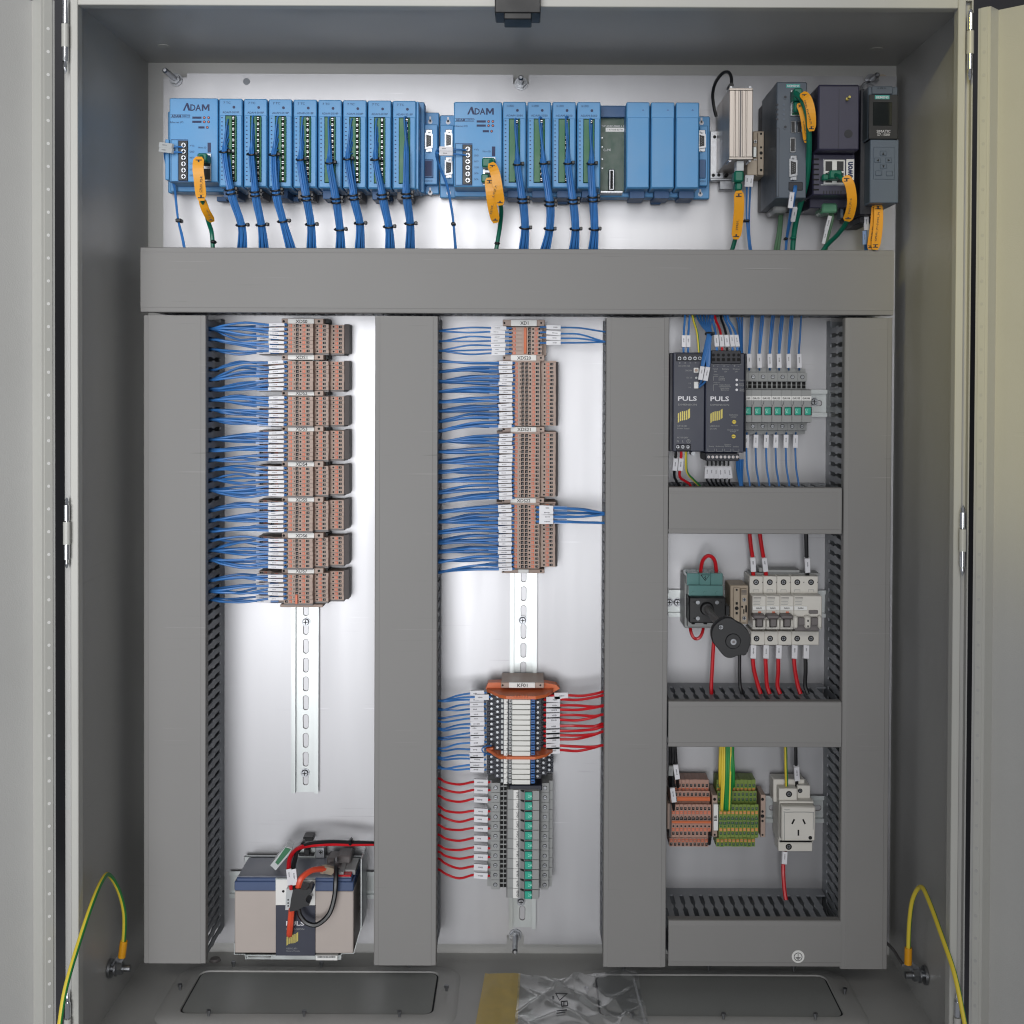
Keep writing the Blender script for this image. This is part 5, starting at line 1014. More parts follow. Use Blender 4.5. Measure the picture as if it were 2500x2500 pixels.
P('circuit_board', MB().pbox(1116, 292, 1284, 855, 0.03, 0.048, 0), 'pcb', tB)
P('slot_top', MB().pbox(1116, 292, 1284, 365, 0.03, 0.056), 'blue_dark', tB)
T(tB, 'THF ADAM-5000E A A', 1198, 424, 150, 12, 0.048, 'sleeve'); T(tB, 'C-PX', 1160, 580, 50, 16, 0.048, 'sleeve')
P('board_label', MB().pbox(1150, 434, 1278, 460, 0.045, 0.0488, 0), 'white', tB); T(tB, '1 RT1OE-B2TW', 1214, 447, 100, 10, 0.0488, 'print')
P('edge_connector', MB().pbox(1170, 705, 1208, 845, 0.04, 0.066, 0.001).pbox(1180, 715, 1198, 835, 0.04, 0.0664, 0, 1), ['steel', 'hole'], tB); P('connector_foot', MB().pbox(1115, 846, 1264, 862, 0.03, 0.066), 'steel', tB)
for v in (500, 560, 640, 700): P('solder_dot', MB().pcyl(1128, v, 5, 0.046, 0.0484, 8), 'steel', tB)
for i, (a, b) in enumerate(((1285, 1437), (1446, 1600), (1609, 1762))):
    t = thing('blank_cover', 'plain light blue slot cover, %s the open slot' % ('first from', 'second from', 'third from')[i], 'cover', U((a + b) / 2, 830, 0.02), 'blank slot covers')
    P('housing', MB().pbox(a, 266 + i, b, 832, 0.03, DM, 0.0012), 'blue', t); P('front_panel', MB().pbox(a + 4, 366, b - 4, 826, 0.08, DM + 0.0011, 0.0008), 'blue', t)
    P('arrow', MB().ppoly([(b - 50, 322), (b - 42, 312), (b - 34, 322)], DM - 0.001, DM + 0.0004), 'relay_blue', t)
    P('latch_recess', MB().pbox(a + 22, 846, a + 120, 896, 0.02, 0.062, 0.0004), 'blue_dark', tB)
for u in (870, 1480): P('rail_tab', MB().pbox(u - 32, 890, u + 32, 932, 0.01, 0.022), 'blue_dark', tB)
P('connector_panel', MB().pbox(66, 415, 154, 805, 0.01, 0.034, 0.001), 'blue', tB); P('connector_panel', MB().pbox(1764, 420, 1820, 815, 0.01, 0.034, 0.001), 'blue', tB)
dsub(tB, 122, 515, 140, 0.034); dsub(tB, 122, 695, 140, 0.034); dsub(tB, 1782, 520, 145, 0.034)
P('dip_switch', MB().pbox(1764, 642, 1806, 765, 0.03, 0.036), 'blue_dark', tB); T(tB, 'NODE ID', 1786, 785, 40, 11, 0.034, 'ink')
for u, v in ((118, 398), (122, 862), (1778, 402), (1770, 870)): P('key_hole', MB().pcyl(u, v, 15, 0.01, 0.0184, 14).pbox(u - 6, v - 34, u + 6, v, 0.01, 0.0184, 0), 'sleeve', tB)
# wire bunches from the modules into the duct
def bunch(pts, label, group, n=13, ties=(1, 2, 3), w0=26, wide=(20, 21, 25, 25, 33)):
    """pts: picture points down the bunch; wires spread in a flat oval"""
    ds = [DM + 0.007, DM + 0.013, DM + 0.016, 0.090, 0.075, 0.072]
    pts = list(pts) + [(pts[-1][0] + 6, pts[-1][1] + 50)]
    t = thing('wire_bunch', label, 'wire bunch', U(pts[-1][0], pts[-1][1], 0.07), group)
    for j in range(n):
        a = 6.283 * (j * 0.381966 % 1); rr = math.sqrt((j + 0.5) / n); ox, od = rr * math.cos(a), rr * math.sin(a); q = []
        top = U(pts[0][0] + 18, pts[0][1] - 20 + (pts[1][1] - pts[0][1] + 120) * (j / n), DM + 0.002)
        q.append(top)
        for k, (u, v) in enumerate(pts):
            wd = (wide + (wide[-1],))[k]; tt = 0.35 * k; o2, d2 = ox * math.cos(tt) - od * math.sin(tt), ox * math.sin(tt) + od * math.cos(tt)
            v_ = v + (0 if k else 40 * j / n)
            if v_ + 0 < 0: continue
            q.append(U(u + o2 * wd, v_, ds[k] + d2 * S(wd * 0.75, 0.08)))
        P('wire', MB().tube([p for i, p in enumerate(q) if i == 0 or p.z < q[0].z - 0.004], 0.00115, 6, 0, 4), 'wire_blue', t)
    for k in ties:
        u, v = pts[k]; nxt = pts[k + 1]; sl = (nxt[0] - u) / max(1, nxt[1] - v); wd = wide[k] * 1.32
        for m in ((0, 26) if k == 2 else (0,)):
            ring = [U(u + m * sl + wd * math.cos(a), v + m + wd * 0.22 * math.sin(a) - wd * math.cos(a) * sl * 0.6, ds[k] + S(wd * 0.85, 0.08) * math.sin(a)) for a in [i * 0.5236 for i in range(13)]]
            P('cable_tie', MB().tube(ring, 0.0011, 6, 0, 1).pbox(u + wd - 4, v + m - 16, u + wd + 16, v + m + 6, ds[k] - 0.004, ds[k] + 0.003), 'black', t)
setF(380, 150, 2.683)
BL = [((465, 400), (447, 590), (487, 836), (560, 1072), (566, 1226)), ((630, 380), (626, 606), (650, 850), (690, 1070), (708, 1228)), ((790, 385), (771, 610), (786, 840), (832, 1045), (886, 1230)), ((955, 390), (948, 640), (985, 878), (1015, 1068), (1020, 1232)), ((1128, 390), (1140, 662), (1180, 895), (1205, 1100), (1210, 1234)), ((1275, 400), (1255, 636), (1295, 872), (1335, 1060), (1336, 1236)), ((1440, 400), (1437, 640), (1482, 868), (1525, 1082), (1535, 1238)), ((1625, 385), (1640, 600), (1642, 862), (1665, 1062), (1665, 1240))]
for i, b in enumerate(BL): bunch(b, 'tied blue wire bunch hanging from the %s 7 TC module' % ORD[i], 'blue wire bunches', ties=(1, 2, 3) if i < 7 else (2, 3))
setF(1050, 150, 2.683)
BR = [((552, 400), (573, 672), (605, 895), (620, 1090), (610, 1249)), ((712, 390), (745, 665), (784, 915), (780, 1098), (750, 1250)), ((885, 385), (904, 665), (935, 900), (950, 1098), (940, 1252)), ((1042, 400), (1056, 668), (1066, 885), (1075, 1098), (1065, 1252))]
for i, b in enumerate(BR): bunch(b, 'tied blue wire bunch hanging from the %s 16 UDIO module' % ORD[i], 'blue wire bunches')
# supply pairs at the controllers
setF(380, 150, 2.683)
for j in range(2):
    wp('blue_wire', 'wire_blue', [(175, 560 + 36 * j, DM + 0.004), (110, 558 + 34 * j, DM + 0.008), (60, 560 + 25 * j, 0.085), (70, 680, 0.065), (118 + 6 * j, 815, 0.055), (132 + 5 * j, 930, 0.045), (146 + 4 * j, 1040, 0.05), (168 + 8 * j, 1140, 0.06), (192 + 8 * j, 1260, 0.06)], 0.001, 'blue supply wire of the rack with thermocouple modules', 'blue supply wires of the racks', [((28, 545 + 32 * j, 0.088), (112, 556 + 32 * j, 0.097), 'clear', 0.0058)])
solo('cable_tie', MB().pbox(128, 1028, 166, 1052, 0.044, 0.056, 0.001), 'black', 'black tie on the supply pair below the thermocouple rack', 'cable tie')
setF(1050, 150, 2.683)
for j in range(2):
    wp('blue_wire', 'wire_blue', [(240, 580 + 34 * j, DM + 0.004), (160, 576 + 30 * j, DM + 0.008), (60, 572 + 30 * j, 0.09), (38, 610, 0.085), (60 + 6 * j, 690, 0.07), (106 + 8 * j, 810, 0.06), (140 + 6 * j, 980, 0.05), (152 + 5 * j, 1080, 0.05), (166 + 10 * j, 1275, 0.06)], 0.001, 'blue supply wire of the rack with the open slot', 'blue supply wires of the racks', [((62, 572 + 30 * j, 0.093), (150, 574 + 30 * j, 0.096), 'sleeve', 0.0052)])
solo('cable_tie', MB().pbox(136, 1052, 166, 1072, 0.044, 0.056, 0.001), 'black', 'black tie on the supply pair below the open-slot rack', 'cable tie')
# ------------------------------------------------------------------ green network cables with yellow tags
def tag_part(parent, pts, w, text, ta):
    """printed yellow tag: flexible strip through picture points, dark clips at both ends"""
    q = [U(*p) for p in pts]; tg_ = P('yellow_tag', MB().tube(q, 0, 4, 0, 4, flat=(S(w / 2, pts[0][2]), 0.0006, 1)), 'tag', parent, False)
    for a, b in ((pts[0], pts[1]), (pts[-1], pts[-2])):
        dx, dy = b[0] - a[0], b[1] - a[1]; L = math.hypot(dx, dy); u, v, d = a[0] + dx / L * w * 0.42, a[1] + dy / L * w * 0.42, a[2] + (b[2] - a[2]) * min(1, w * 0.4 / L) + 0.0012
        P('clip', MB().pbox(u - w * 0.28, v - w * 0.18, u + w * 0.28, v - w * 0.10, d - 0.001, d, 0).pbox(u - w * 0.08, v - w * 0.14, u + w * 0.08, v + w * 0.14, d - 0.001, d, 0).pbox(u - w * 0.28, v + w * 0.10, u + w * 0.28, v + w * 0.18, d - 0.001, d, 0), 'print', tg_, False)
    m = len(pts) // 2
    (u, v, d) = ((pts[0][0] + pts[-1][0]) / 2, (pts[0][1] + pts[-1][1]) / 2, pts[m][2])
    if len(pts) % 2: u, v = (u + pts[m][0] * 2) / 3, pts[m][1]
    T(tg_, text, u + w * 0.1, v, math.hypot(pts[-1][0] - pts[0][0], pts[-1][1] - pts[0][1]) * 0.62, w * 0.24, d + 0.0014, 'print', ta, 0.01)
def plug(parent, u0, v0, u1, v1, d0, d1, col='wire_green'): return P('plug', MB().pbox(u0, v0, u1, v1, d0, d1, 0.0015), col, parent)
def cable(name, col, pts, r, label, group=None):
    q = [U(*p) for p in pts]; t = thing(name, label, 'cable', q[-1], group); P('jacket', MB().tube(q, r, 9, 0, 6), col, t); return t
setF(380, 150, 2.683)
c = cable('network_cable', 'wire_green', [(300, 620, DM + 0.022), (290, 720, 0.118), (288, 850, 0.112), (315, 940, 0.09), (345, 1050, 0.07), (368, 1130, 0.06), (376, 1270, 0.06)], 0.0027, 'green network cable with yellow tags at the thermocouple rack', 'green network cables')
plug(c, 272, 600, 335, 655, DM, DM + 0.022); tag_part(c, [(284, 625, 0.121), (278, 700, 0.124), (287, 780, 0.122), (300, 912, 0.115)], 72, 'CPU01_P2-R1TCP_P1', -87); tag_part(c, [(300, 895, 0.098), (330, 980, 0.088), (372, 1050, 0.07)], 52, 'CPU01_P2-R1TCP_P1', 66)
P('cable_tie', MB().pbox(355, 1168, 392, 1192, 0.054, 0.064, 0.002), 'black', c)
setF(1050, 150, 2.683)
c = cable('network_cable', 'wire_green', [(400, 650, DM + 0.02), (420, 760, 0.12), (440, 880, 0.112), (465, 960, 0.09), (460, 1060, 0.07), (440, 1190, 0.06), (424, 1290, 0.06)], 0.0027, 'green network cable with two long tags at the open-slot rack', 'green network cables')
plug(c, 340, 630, 425, 690, DM, DM + 0.02); plug(c, 335, 735, 385, 790, DM, DM + 0.016)
tag_part(c, [(386, 762, 0.116), (395, 850, 0.117), (408, 950, 0.110), (432, 1056, 0.096)], 62, 'R2TCP_P1-R1TCP_P2', -80); tag_part(c, [(398, 665, 0.122), (428, 740, 0.126), (446, 840, 0.124), (462, 942, 0.116)], 62, 'R1TCP_P2-R2TCP_P1', -76)
P('cable_tie', MB().pbox(420, 1178, 458, 1200, 0.054, 0.064, 0.002), 'black', c)
# ------------------------------------------------------------------ devices at the right end of the top row
setF(1700, 150, 3.715)
r_ = thing('network_router', 'ribbed silver network box on a bright steel bracket', 'router', U(400, 885, 0.0))
P('housing', MB().pbox(298, 243, 512, 886, 0.02, 0.124, 0.001), 'alu', r_)
rb = MB()
for a, b in ((300, 344), (354, 384), (418, 446), (458, 510)): rb.pbox(a, 262, b, 866, 0.12, 0.1262, 0.0005)
P('rib', rb, 'alu', r_); P('groove', MB().pbox(394, 262, 408, 866, 0.12, 0.1246, 0), 'term_dark', r_)
for u, v in ((316, 235), (488, 235), (306, 898), (486, 898)): P('screw', MB().pcyl(u, v, 13, 0.10, 0.122), 'steel', r_)
P('front_rim', MB().pbox(296, 240, 514, 262, 0.12, 0.1258).pbox(296, 866, 514, 888, 0.12, 0.1258), 'alu', r_)
bk_ = P('bracket', MB().pbox(126, 630, 250, 1082, 0.012, 0.022, 0.0006).pbox(126, 1060, 520, 1082, 0.012, 0.024), 'steel', r_)
for u, v in ((166, 684), (155, 1032), (205, 1030), (278, 1028)): P('hole', MB().pcyl(u, v, 15, 0.015, 0.0224 if v < 900 else 0.0226), 'hole', bk_)
P('rail_clip', MB().pbox(212, 1070, 345, 1160, 0.004, 0.020), 'steel', r_)
wp('antenna_cable', 'wire_black', [(180, 500, 0.05), (160, 420, 0.05), (148, 300, 0.055), (175, 190, 0.065), (240, 108, 0.075), (290, 98, 0.085), (316, 140, 0.092), (318, 205, 0.095), (316, 250, 0.095)], 0.0021, 'black antenna cable looping over the silver network box')
solo('cable_gland', MB().pcyl(318, 214, 22, 0.085, 0.105, 10), 'black', 'black nut where the antenna cable meets the silver box', 'cable nut')
ec = thing('rail_clamp', 'beige rail clamp between silver box and grey computer', 'rail clamp', U(560, 1040, 0.0))
P('body', MB().pbox(514, 632, 614, 1042, 0.008, 0.045, 0.0008).pbox(556, 640, 612, 1030, 0.04, 0.05), 'beige', ec)
for v, q in ((656, 10), (830, 15), (985, 12)): P('screw_hole', MB().pcyl(588, v, q, 0.045, 0.0504), 'hole', ec)
for v in (726, 900): P('screw', MB().screw(536, v, 18, 0.0455), ['steel', 'hole'], ec)
P('contact', MB().pbox(515, 770, 548, 870, 0.04, 0.049), 'rail', ec); P('slot', MB().pbox(578, 768, 598, 790, 0.045, 0.0504).pbox(578, 866, 598, 888, 0.045, 0.0504), 'hole', ec)
P('plug_block', MB().pbox(462, 895, 552, 1030, 0.04, 0.085), 'beige', ec)
c = cable('network_cable', 'wire_green', [(390, 930, 0.11), (388, 1060, 0.105), (382, 1180, 0.095), (372, 1400, 0.075), (358, 1580, 0.065), (318, 1730, 0.06), (300, 1790, 0.06)], 0.0027, 'green network cable dropping from the silver network box', 'green network cables')
P('plug', MB().pbox(365, 900, 432, 992, 0.10, 0.117, 0.0005), 'clear', c); P('boot', MB().pbox(345, 988, 432, 1090, 0.095, 0.117, 0.002).pbox(355, 1092, 418, 1170, 0.09, 0.110, 0.002), 'wire_green', c)
tag_part(c, [(384, 1172, 0.114), (388, 1300, 0.108), (378, 1450, 0.098), (358, 1612, 0.088)], 92, 'STR01_P1-CPU01_P1', -86)
for j in range(2):
    wp('blue_wire', 'wire_blue', [(462 + 36 * j, 1000, 0.075), (460 + 36 * j, 1060, 0.078), (458 + 32 * j, 1150, 0.07), (456 + 24 * j, 1400, 0.055), (470 + 14 * j, 1600, 0.055), (492 + 20 * j, 1790, 0.06)], 0.0012, 'blue wire pair member beside the silver network box', 'blue pair below the silver box', [((462 + 38 * j, 1030, 0.082), (456 + 34 * j, 1134, 0.078), 'sleeve', 0.0052)])
solo('cable_tie', MB().pbox(428, 1432, 486, 1452, 0.05, 0.062, 0.001), 'black', 'black tie on the blue pair below the silver box', 'cable tie')
# industrial computer
DI = 0.125
ip = thing('industrial_computer', 'slate grey boxed computer with a sloped left flank', 'computer', U(850, 1240, 0.0))
P('housing', MB().pbox(726, 186, 1000, 1240, 0.05, DI, 0.001), 'slate', ip)
x0, x1, z0, z1 = Rc(726, 190, 1000, 1240, DI - 0.002); a = U(596, 360, 0.03); b = U(582, 1365, 0.03)
P('flank', MB().add([(x0, -DI + 0.002, z1), (x0, -DI + 0.002, z0), (b.x, -0.03, b.z), (a.x, -0.03, a.z), (x1, -DI + 0.004, z1), (x1, -DI + 0.004, z0), (x1, -0.03, b.z), (x1, -0.03, a.z)], [(0, 1, 2, 3), (0, 3, 7, 4), (1, 5, 6, 2), (4, 5, 1, 0), (7, 6, 5, 4), (3, 2, 6, 7)]), 'slate', ip, False)
P('back_shell', MB().pbox(592, 395, 960, 1350, 0.008, 0.032), 'navy_dark', ip)
P('brand_label', MB().pbox(816, 205, 942, 238, DI - 0.001, DI + 0.0004, 0), 'siemens', ip); T(ip, 'SIEMENS', 879, 222, 112, 20, DI + 0.0004, 'sleeve', bold=0.02)
for v in (322, 594): P('button', MB().pcyl(808, v, 22, DI - 0.001, DI + 0.0006, 20).pcyl(808, v, 12, DI, DI + 0.001, 16, 1), ['slate', 'navy_dark'], ip)
for v in (392, 436, 480, 524): P('vent', MB().pbox(722, v - 8, 744, v + 8, DI - 0.001, DI + 0.0004, 0), 'navy_dark', ip); P('status_lamp', MB().pcyl(795, v, 10, DI - 0.001, DI + 0.0005, 10), 'slate_light', ip)
np_ = P('network_port', MB().pbox(852, 258, 950, 498, 0.1, DI + 0.0015), 'steel', ip); P('socket', MB().pbox(868, 272, 946, 372, 0.1, DI + 0.0019, 0), 'black', np_); P('socket', MB().pbox(868, 386, 946, 484, 0.1, DI + 0.0019, 0), 'green_block', np_)
for u in (858, 916):
    us = P('usb_port', MB().pbox(u, 536, u + 50, 648, 0.1, DI + 0.0012), 'steel', ip); P('tongue', MB().pbox(u + 6, 544, u + 34, 640, 0.1, DI + 0.0016, 0), 'black', us)
dp = P('display_port', MB().pbox(850, 688, 902, 826, 0.1, DI + 0.0012, 0.0004), 'steel', ip); P('insert', MB().pbox(858, 698, 894, 816, 0.1, DI + 0.0016, 0), 'black', dp)
dsub(ip, 882, 965, 230, DI, 1.45)
P('hatch_line', MB().pbox(722, 605, 726, 1225, DI - 0.001, DI + 0.0004, 0).pbox(748, 605, 751, 1225, DI - 0.001, DI + 0.0004, 0).pbox(722, 602, 751, 605, DI - 0.001, DI + 0.0004, 0).pbox(722, 1222, 751, 1225, DI - 0.001, DI + 0.0004, 0), 'navy_dark', ip, False)
P('power_socket', MB().pbox(838, 1092, 966, 1170, 0.1, DI + 0.001), 'navy_dark', ip)
P('cable_entry', MB().pbox(700, 1300, 830, 1372, 0.02, 0.07, 0.003), 'fuse_grey', ip)
c = cable('network_cable', 'wire_green', [(900, 290, DI + 0.02), (960, 350, 0.155), (1010, 500, 0.158), (1022, 660, 0.15), (1020, 860, 0.13), (1000, 1080, 0.11), (955, 1260, 0.095), (905, 1450, 0.075), (880, 1620, 0.065), (870, 1790, 0.06)], 0.0034, 'thick green network cable curving down over the grey computer', 'green network cables')
plug(c, 885, 240, 965, 352, DI, DI + 0.02); plug(c, 885, 362, 950, 455, DI, DI + 0.014)
tag_part(c, [(930, 380, 0.150), (962, 460, 0.152), (985, 580, 0.150), (1000, 735, 0.142)], 62, 'CPU01_P1-SW01_P1', 78); tag_part(c, [(960, 285, 0.160), (1010, 350, 0.165), (1040, 470, 0.166), (1045, 632, 0.160)], 82, 'CPU01_P2-R1TCP_P1', 74)
P('cable_tie', MB().pbox(858, 1582, 912, 1612, 0.062, 0.074, 0.002), 'wire_green', c)
for j in range(2): cable('grey_green_cable', 'wire_olive', [(752 + 22 * j, 1350, 0.045), (758 + 16 * j, 1400, 0.045), (742 + 20 * j, 1560, 0.05), (716 + 28 * j, 1700, 0.055), (706 + 30 * j, 1790, 0.06)], 0.0020, 'grey green cable dropping from the grey computer', 'grey green cables under the computer')
for j in range(3): wp('blue_wire', 'wire_blue', [(890 + 8 * j, 1120, DI - 0.002), (888 + 8 * j, 1160, DI + 0.004), (872 + 8 * j, 1250, DI), (850 + 12 * j, 1380, 0.10), (832 + 6 * j, 1500, 0.08), (816 + 3 * j, 1620, 0.065), (804 + 4 * j, 1790, 0.06)], 0.0013, 'blue power wire hanging from the grey computer', 'blue wires of the grey computer', [((868, 1186, DI + 0.006), (850, 1328, DI), 'sleeve', 0.0054)] if j == 0 else ([((896, 1326, 0.115), (874, 1446, 0.10), 'sleeve', 0.0052)] if j == 2 else ()))
solo('cable_tie', MB().pbox(798, 1592, 836, 1618, 0.06, 0.07, 0.002), 'black', 'black tie on the blue wires of the grey computer', 'cable tie')
# gateway
gw = thing('network_gateway', 'dark violet gateway box with gold antenna stud', 'gateway', U(1280, 1210, 0.0))
P('upper_housing', MB().pbox(1103, 208, 1482, 806, 0.02, 0.135, 0.002), 'violet', gw)
P('lower_housing', MB().pbox(1056, 838, 1440, 1212, 0.01, 0.112, 0.0015).pbox(1030, 800, 1470, 1330, 0.01, 0.075, 0.001), 'violet', gw)
P('antenna_stud', MB().pcyl(1372, 338, 14, 0.13, 0.139, 10).cyl(U(1372, 338, 0.137), U(1372, 338, 0.137) + Vector((0, -0.010, 0)), S(11, 0.14), 12), 'gold', gw)
P('cap', MB().pcyl(1380, 656, 38, 0.13, 0.1356, 24), 'navy_dark', gw)
P('seam', MB().pbox(1292, 250, 1295, 790, 0.13, 0.1353, 0).pbox(1120, 224, 1466, 227, 0.13, 0.1353, 0), 'navy_dark', gw, False)
for i in range(7): P('vent', MB().pbox(1060, 880 + 46 * i, 1112, 894 + 46 * i, 0.1, 0.1124, 0), 'hole', gw)
for i in range(7): P('vent', MB().pbox(1150 + 26 * i, 1172, 1162 + 26 * i, 1202, 0.1, 0.1124, 0), 'navy_dark', gw)
pt = P('network_port', MB().pbox(1160, 890, 1348, 1112, 0.1, 0.1136, 0.0004), 'white', gw)
for a, b in ((1172, 905), (1276, 905), (1172, 1010), (1276, 1010)): P('socket', MB().pbox(a, b, a + 60, b + 88, 0.1, 0.1142, 0), 'black', pt)
P('port_frame', MB().pbox(1130, 1114, 1360, 1124, 0.1, 0.1128, 0).pbox(1152, 884, 1158, 1116, 0.1, 0.1128, 0), 'steel', gw)
nl = P('name_plate', MB().pbox(1360, 885, 1432, 1075, 0.1, 0.1130, 0.0003), 'white', gw); T(nl, 'ewon', 1398, 985, 150, 46, 0.1130, 'ink', -90, 0.04)
c = cable('network_cable', 'wire_green', [(1260, 1030, 0.13), (1320, 1060, 0.145), (1390, 1150, 0.145), (1408, 1300, 0.13), (1370, 1440, 0.11), (1290, 1560, 0.085), (1190, 1660, 0.065), (1120, 1760, 0.06)], 0.0028, 'green network cable arching out of the violet gateway', 'green network cables')
plug(c, 1210, 985, 1322, 1062, 0.112, 0.132); plug(c, 1145, 1020, 1205, 1075, 0.112, 0.124)
tag_part(c, [(1345, 1042, 0.152), (1392, 1120, 0.153), (1412, 1260, 0.148), (1395, 1370, 0.138), (1365, 1446, 0.128)], 88, 'SW01_P1-CPU01_P1', -84)
cn = thing('green_connector', 'pale green plug hanging under the violet gateway', 'connector', U(1215, 1370, 0.05))
P('body', MB().pbox(1142, 1285, 1282, 1372, 0.04, 0.08, 0.002), 'green_clear', cn); P('clip', MB().pbox(1306, 1290, 1336, 1420, 0.05, 0.07), 'slate_light', cn)
for j in range(2): wp('grey_wire', 'wire_olive', [(1212 + 26 * j, 1360, 0.065), (1214 + 24 * j, 1420, 0.068), (1196 + 20 * j, 1520, 0.065), (1172 + 12 * j, 1640, 0.06), (1152 + 26 * j, 1790, 0.06)], 0.0017, 'grey wire with long white sleeve under the violet gateway', 'grey wires under the gateway', [((1212, 1400, 0.073), (1178, 1530, 0.069), 'sleeve', 0.0046)] if j == 0 else [((1180, 1526, 0.068), (1150, 1652, 0.064), 'sleeve', 0.0040)])
# programmable controller with display
DS = 0.130
pc = thing('programmable_controller', 'slate grey controller with small display and arrow keypad', 'controller', U(1700, 1260, 0.0))
P('side_body', MB().pbox(1484, 250, 1640, 1390, 0.01, 0.105, 0.001), 'navy_dark', pc); P('bottom_block', MB().pbox(1480, 1340, 1600, 1465, 0.01, 0.085), 'navy_dark', pc)
P('housing', MB().pbox(1556, 228, 1826, 705, 0.03, DS - 0.001, 0.001), 'slate', pc)
P('top_cap', MB().pbox(1592, 222, 1782, 296, 0.05, DS + 0.001, 0.0008), 'slate', pc); T(pc, '< O >', 1680, 242, 80, 15, DS + 0.001, 'hole', bold=0.03)
P('display_panel', MB().pbox(1564, 300, 1830, 704, 0.1, DS + 0.0006, 0.0006), 'black', pc); P('screen', MB().pbox(1602, 368, 1776, 582, 0.1, DS + 0.0010, 0.0004), 'screen', pc)
P('brand_label', MB().pbox(1620, 306, 1752, 342, 0.1, DS + 0.0010, 0), 'siemens', pc); T(pc, 'SIEMENS', 1686, 325, 116, 22, DS + 0.001, 'sleeve', bold=0.02)
T(pc, 'SIMATIC', 1698, 634, 124, 24, DS + 0.0006, 'sleeve'); T(pc, 'S7-1500', 1698, 664, 112, 22, DS + 0.0006, 'sleeve')
P('lower_door', MB().pbox(1574, 708, 1836, 1284, 0.05, DS + 0.0004, 0.001), 'slate_light', pc)
kp_ = P('keypad', MB().pbox(1606, 778, 1802, 1070, 0.1, DS + 0.0010, 0.0006), 'slate_light', pc)
for u, v in ((1696, 834), (1646, 896), (1746, 896), (1698, 952), (1655, 1012), (1752, 1016)): P('key', MB().pbox(u - 32, v - 26, u + 32, v + 26, 0.1, DS + 0.0018, 0.001), 'slate_light', kp_)
for pts in (((1686, 848), (1706, 848), (1696, 822)), ((1656, 886), (1656, 908), (1636, 897)), ((1736, 886), (1736, 908), (1758, 897)), ((1688, 942), (1708, 942), (1698, 966))): P('arrow', MB().ppoly(pts, DS, DS + 0.0021), 'hole', kp_)
c = cable('network_cable', 'wire_green', [(1640, 1290, 0.10), (1640, 1400, 0.10), (1622, 1560, 0.085), (1610, 1700, 0.075), (1600, 1790, 0.07)], 0.0027, 'green network cable under the keypad controller', 'green network cables')
tag_part(c, [(1618, 1290, 0.106), (1612, 1420, 0.106), (1596, 1560, 0.104), (1572, 1705, 0.10)], 60, 'CPU01_P1-STR01_P1', -84); tag_part(c, [(1648, 1288, 0.112), (1652, 1420, 0.113), (1642, 1560, 0.112), (1620, 1708, 0.108)], 84, 'CPU01_P1-SW01_P1', -84)
for j in range(2): wp('blue_wire', 'wire_blue', [(1530 + 10 * j, 1370, 0.075), (1535 + 8 * j, 1450, 0.08), (1530 + 12 * j, 1560, 0.075), (1535 + 14 * j, 1790, 0.065)], 0.0012, 'blue wire with white sleeve under the keypad controller', 'blue wires of the keypad controller', [((1541, 1396, 0.085), (1541, 1530, 0.082), 'sleeve', 0.0056)] if j else [((1524, 1536, 0.08), (1524, 1660, 0.078), 'sleeve_clear', 0.0045)])
solo('earth_strap', MB().tube([U(1495, 240, 0.02), U(1515, 205, 0.02), U(1545, 192, 0.02), U(1575, 185, 0.018)], 0.0016), 'steel', 'short bare strap at the plate corner above the controller', 'strap')
# ------------------------------------------------------------------ battery module
setF(500, 1950, 3.864)
DBt = 0.086
bt = thing('battery_module', 'beige battery with blue rim in a steel tray', 'battery', U(840, 1460, 0.0))
P('case', MB().pbox(281, 872, 1402, 1458, 0.02, DBt, 0.001), 'battery', bt); P('rim', MB().pbox(279, 782, 1403, 872, 0.02, DBt + 0.001, 0.001), 'battery_blue', bt)
P('lid', MB().pbox(300, 748, 1385, 784, 0.02, DBt - 0.001, 0.001), 'battery_blue', bt)
q0, q1 = U(300, 748, DBt - 0.001), U(1385, 748, DBt - 0.001); P('lid_top', MB().box(q0.x + 0.001, q1.x - 0.001, 0.021, DBt - 0.003, q0.z - 0.001, q0.z + 0.0012), 'battery_lid', bt)
P('wrap_plate', MB().pbox(667, 766, 1041, 1006, DBt, DBt + 0.0022, 0.0004), 'white', bt)
lb_ = P('brand_plate', MB().pbox(669, 1006, 1042, 1482, DBt - 0.002, DBt + 0.0022, 0.0004), 'navy', bt)
q0, q1 = U(667, 766, DBt + 0.002), U(1041, 766, DBt + 0.002)
P('strap_top', MB().box(q0.x, q1.x, 0.018, DBt + 0.002, q0.z + 0.0002, q0.z + 0.0016), 'rail', bt)
q2 = U(880, 455, 0.016); P('back_bracket', MB().box(U(870, 500, 0.016).x, U(1140, 500, 0.016).x, 0.012, 0.018, q0.z, q2.z, 0.0005), 'rail', bt); P('bracket_lug', MB().pbox(1042, 460, 1130, 560, 0.015, 0.022), 'steel', bt); P('bolt', MB().screw(1092, 508, 26, 0.0225), ['steel', 'hole'], bt)
T(lb_, 'PULS', 852, 1176, 172, 44, DBt + 0.0022, 'sleeve', bold=0.02); T(lb_, 'DIMENSION', 852, 1230, 172, 18, DBt + 0.0022, 'fuse_grey'); T(lb_, 'UZK12.071', 820, 1413, 100, 15, DBt + 0.0022, 'fuse_grey'); T(lb_, 'Battery Module', 834, 1438, 126, 14, DBt + 0.0022, 'fuse_grey')
logo(lb_, 770, 1258, 110, 132, DBt + 0.0022)
tr = MB()
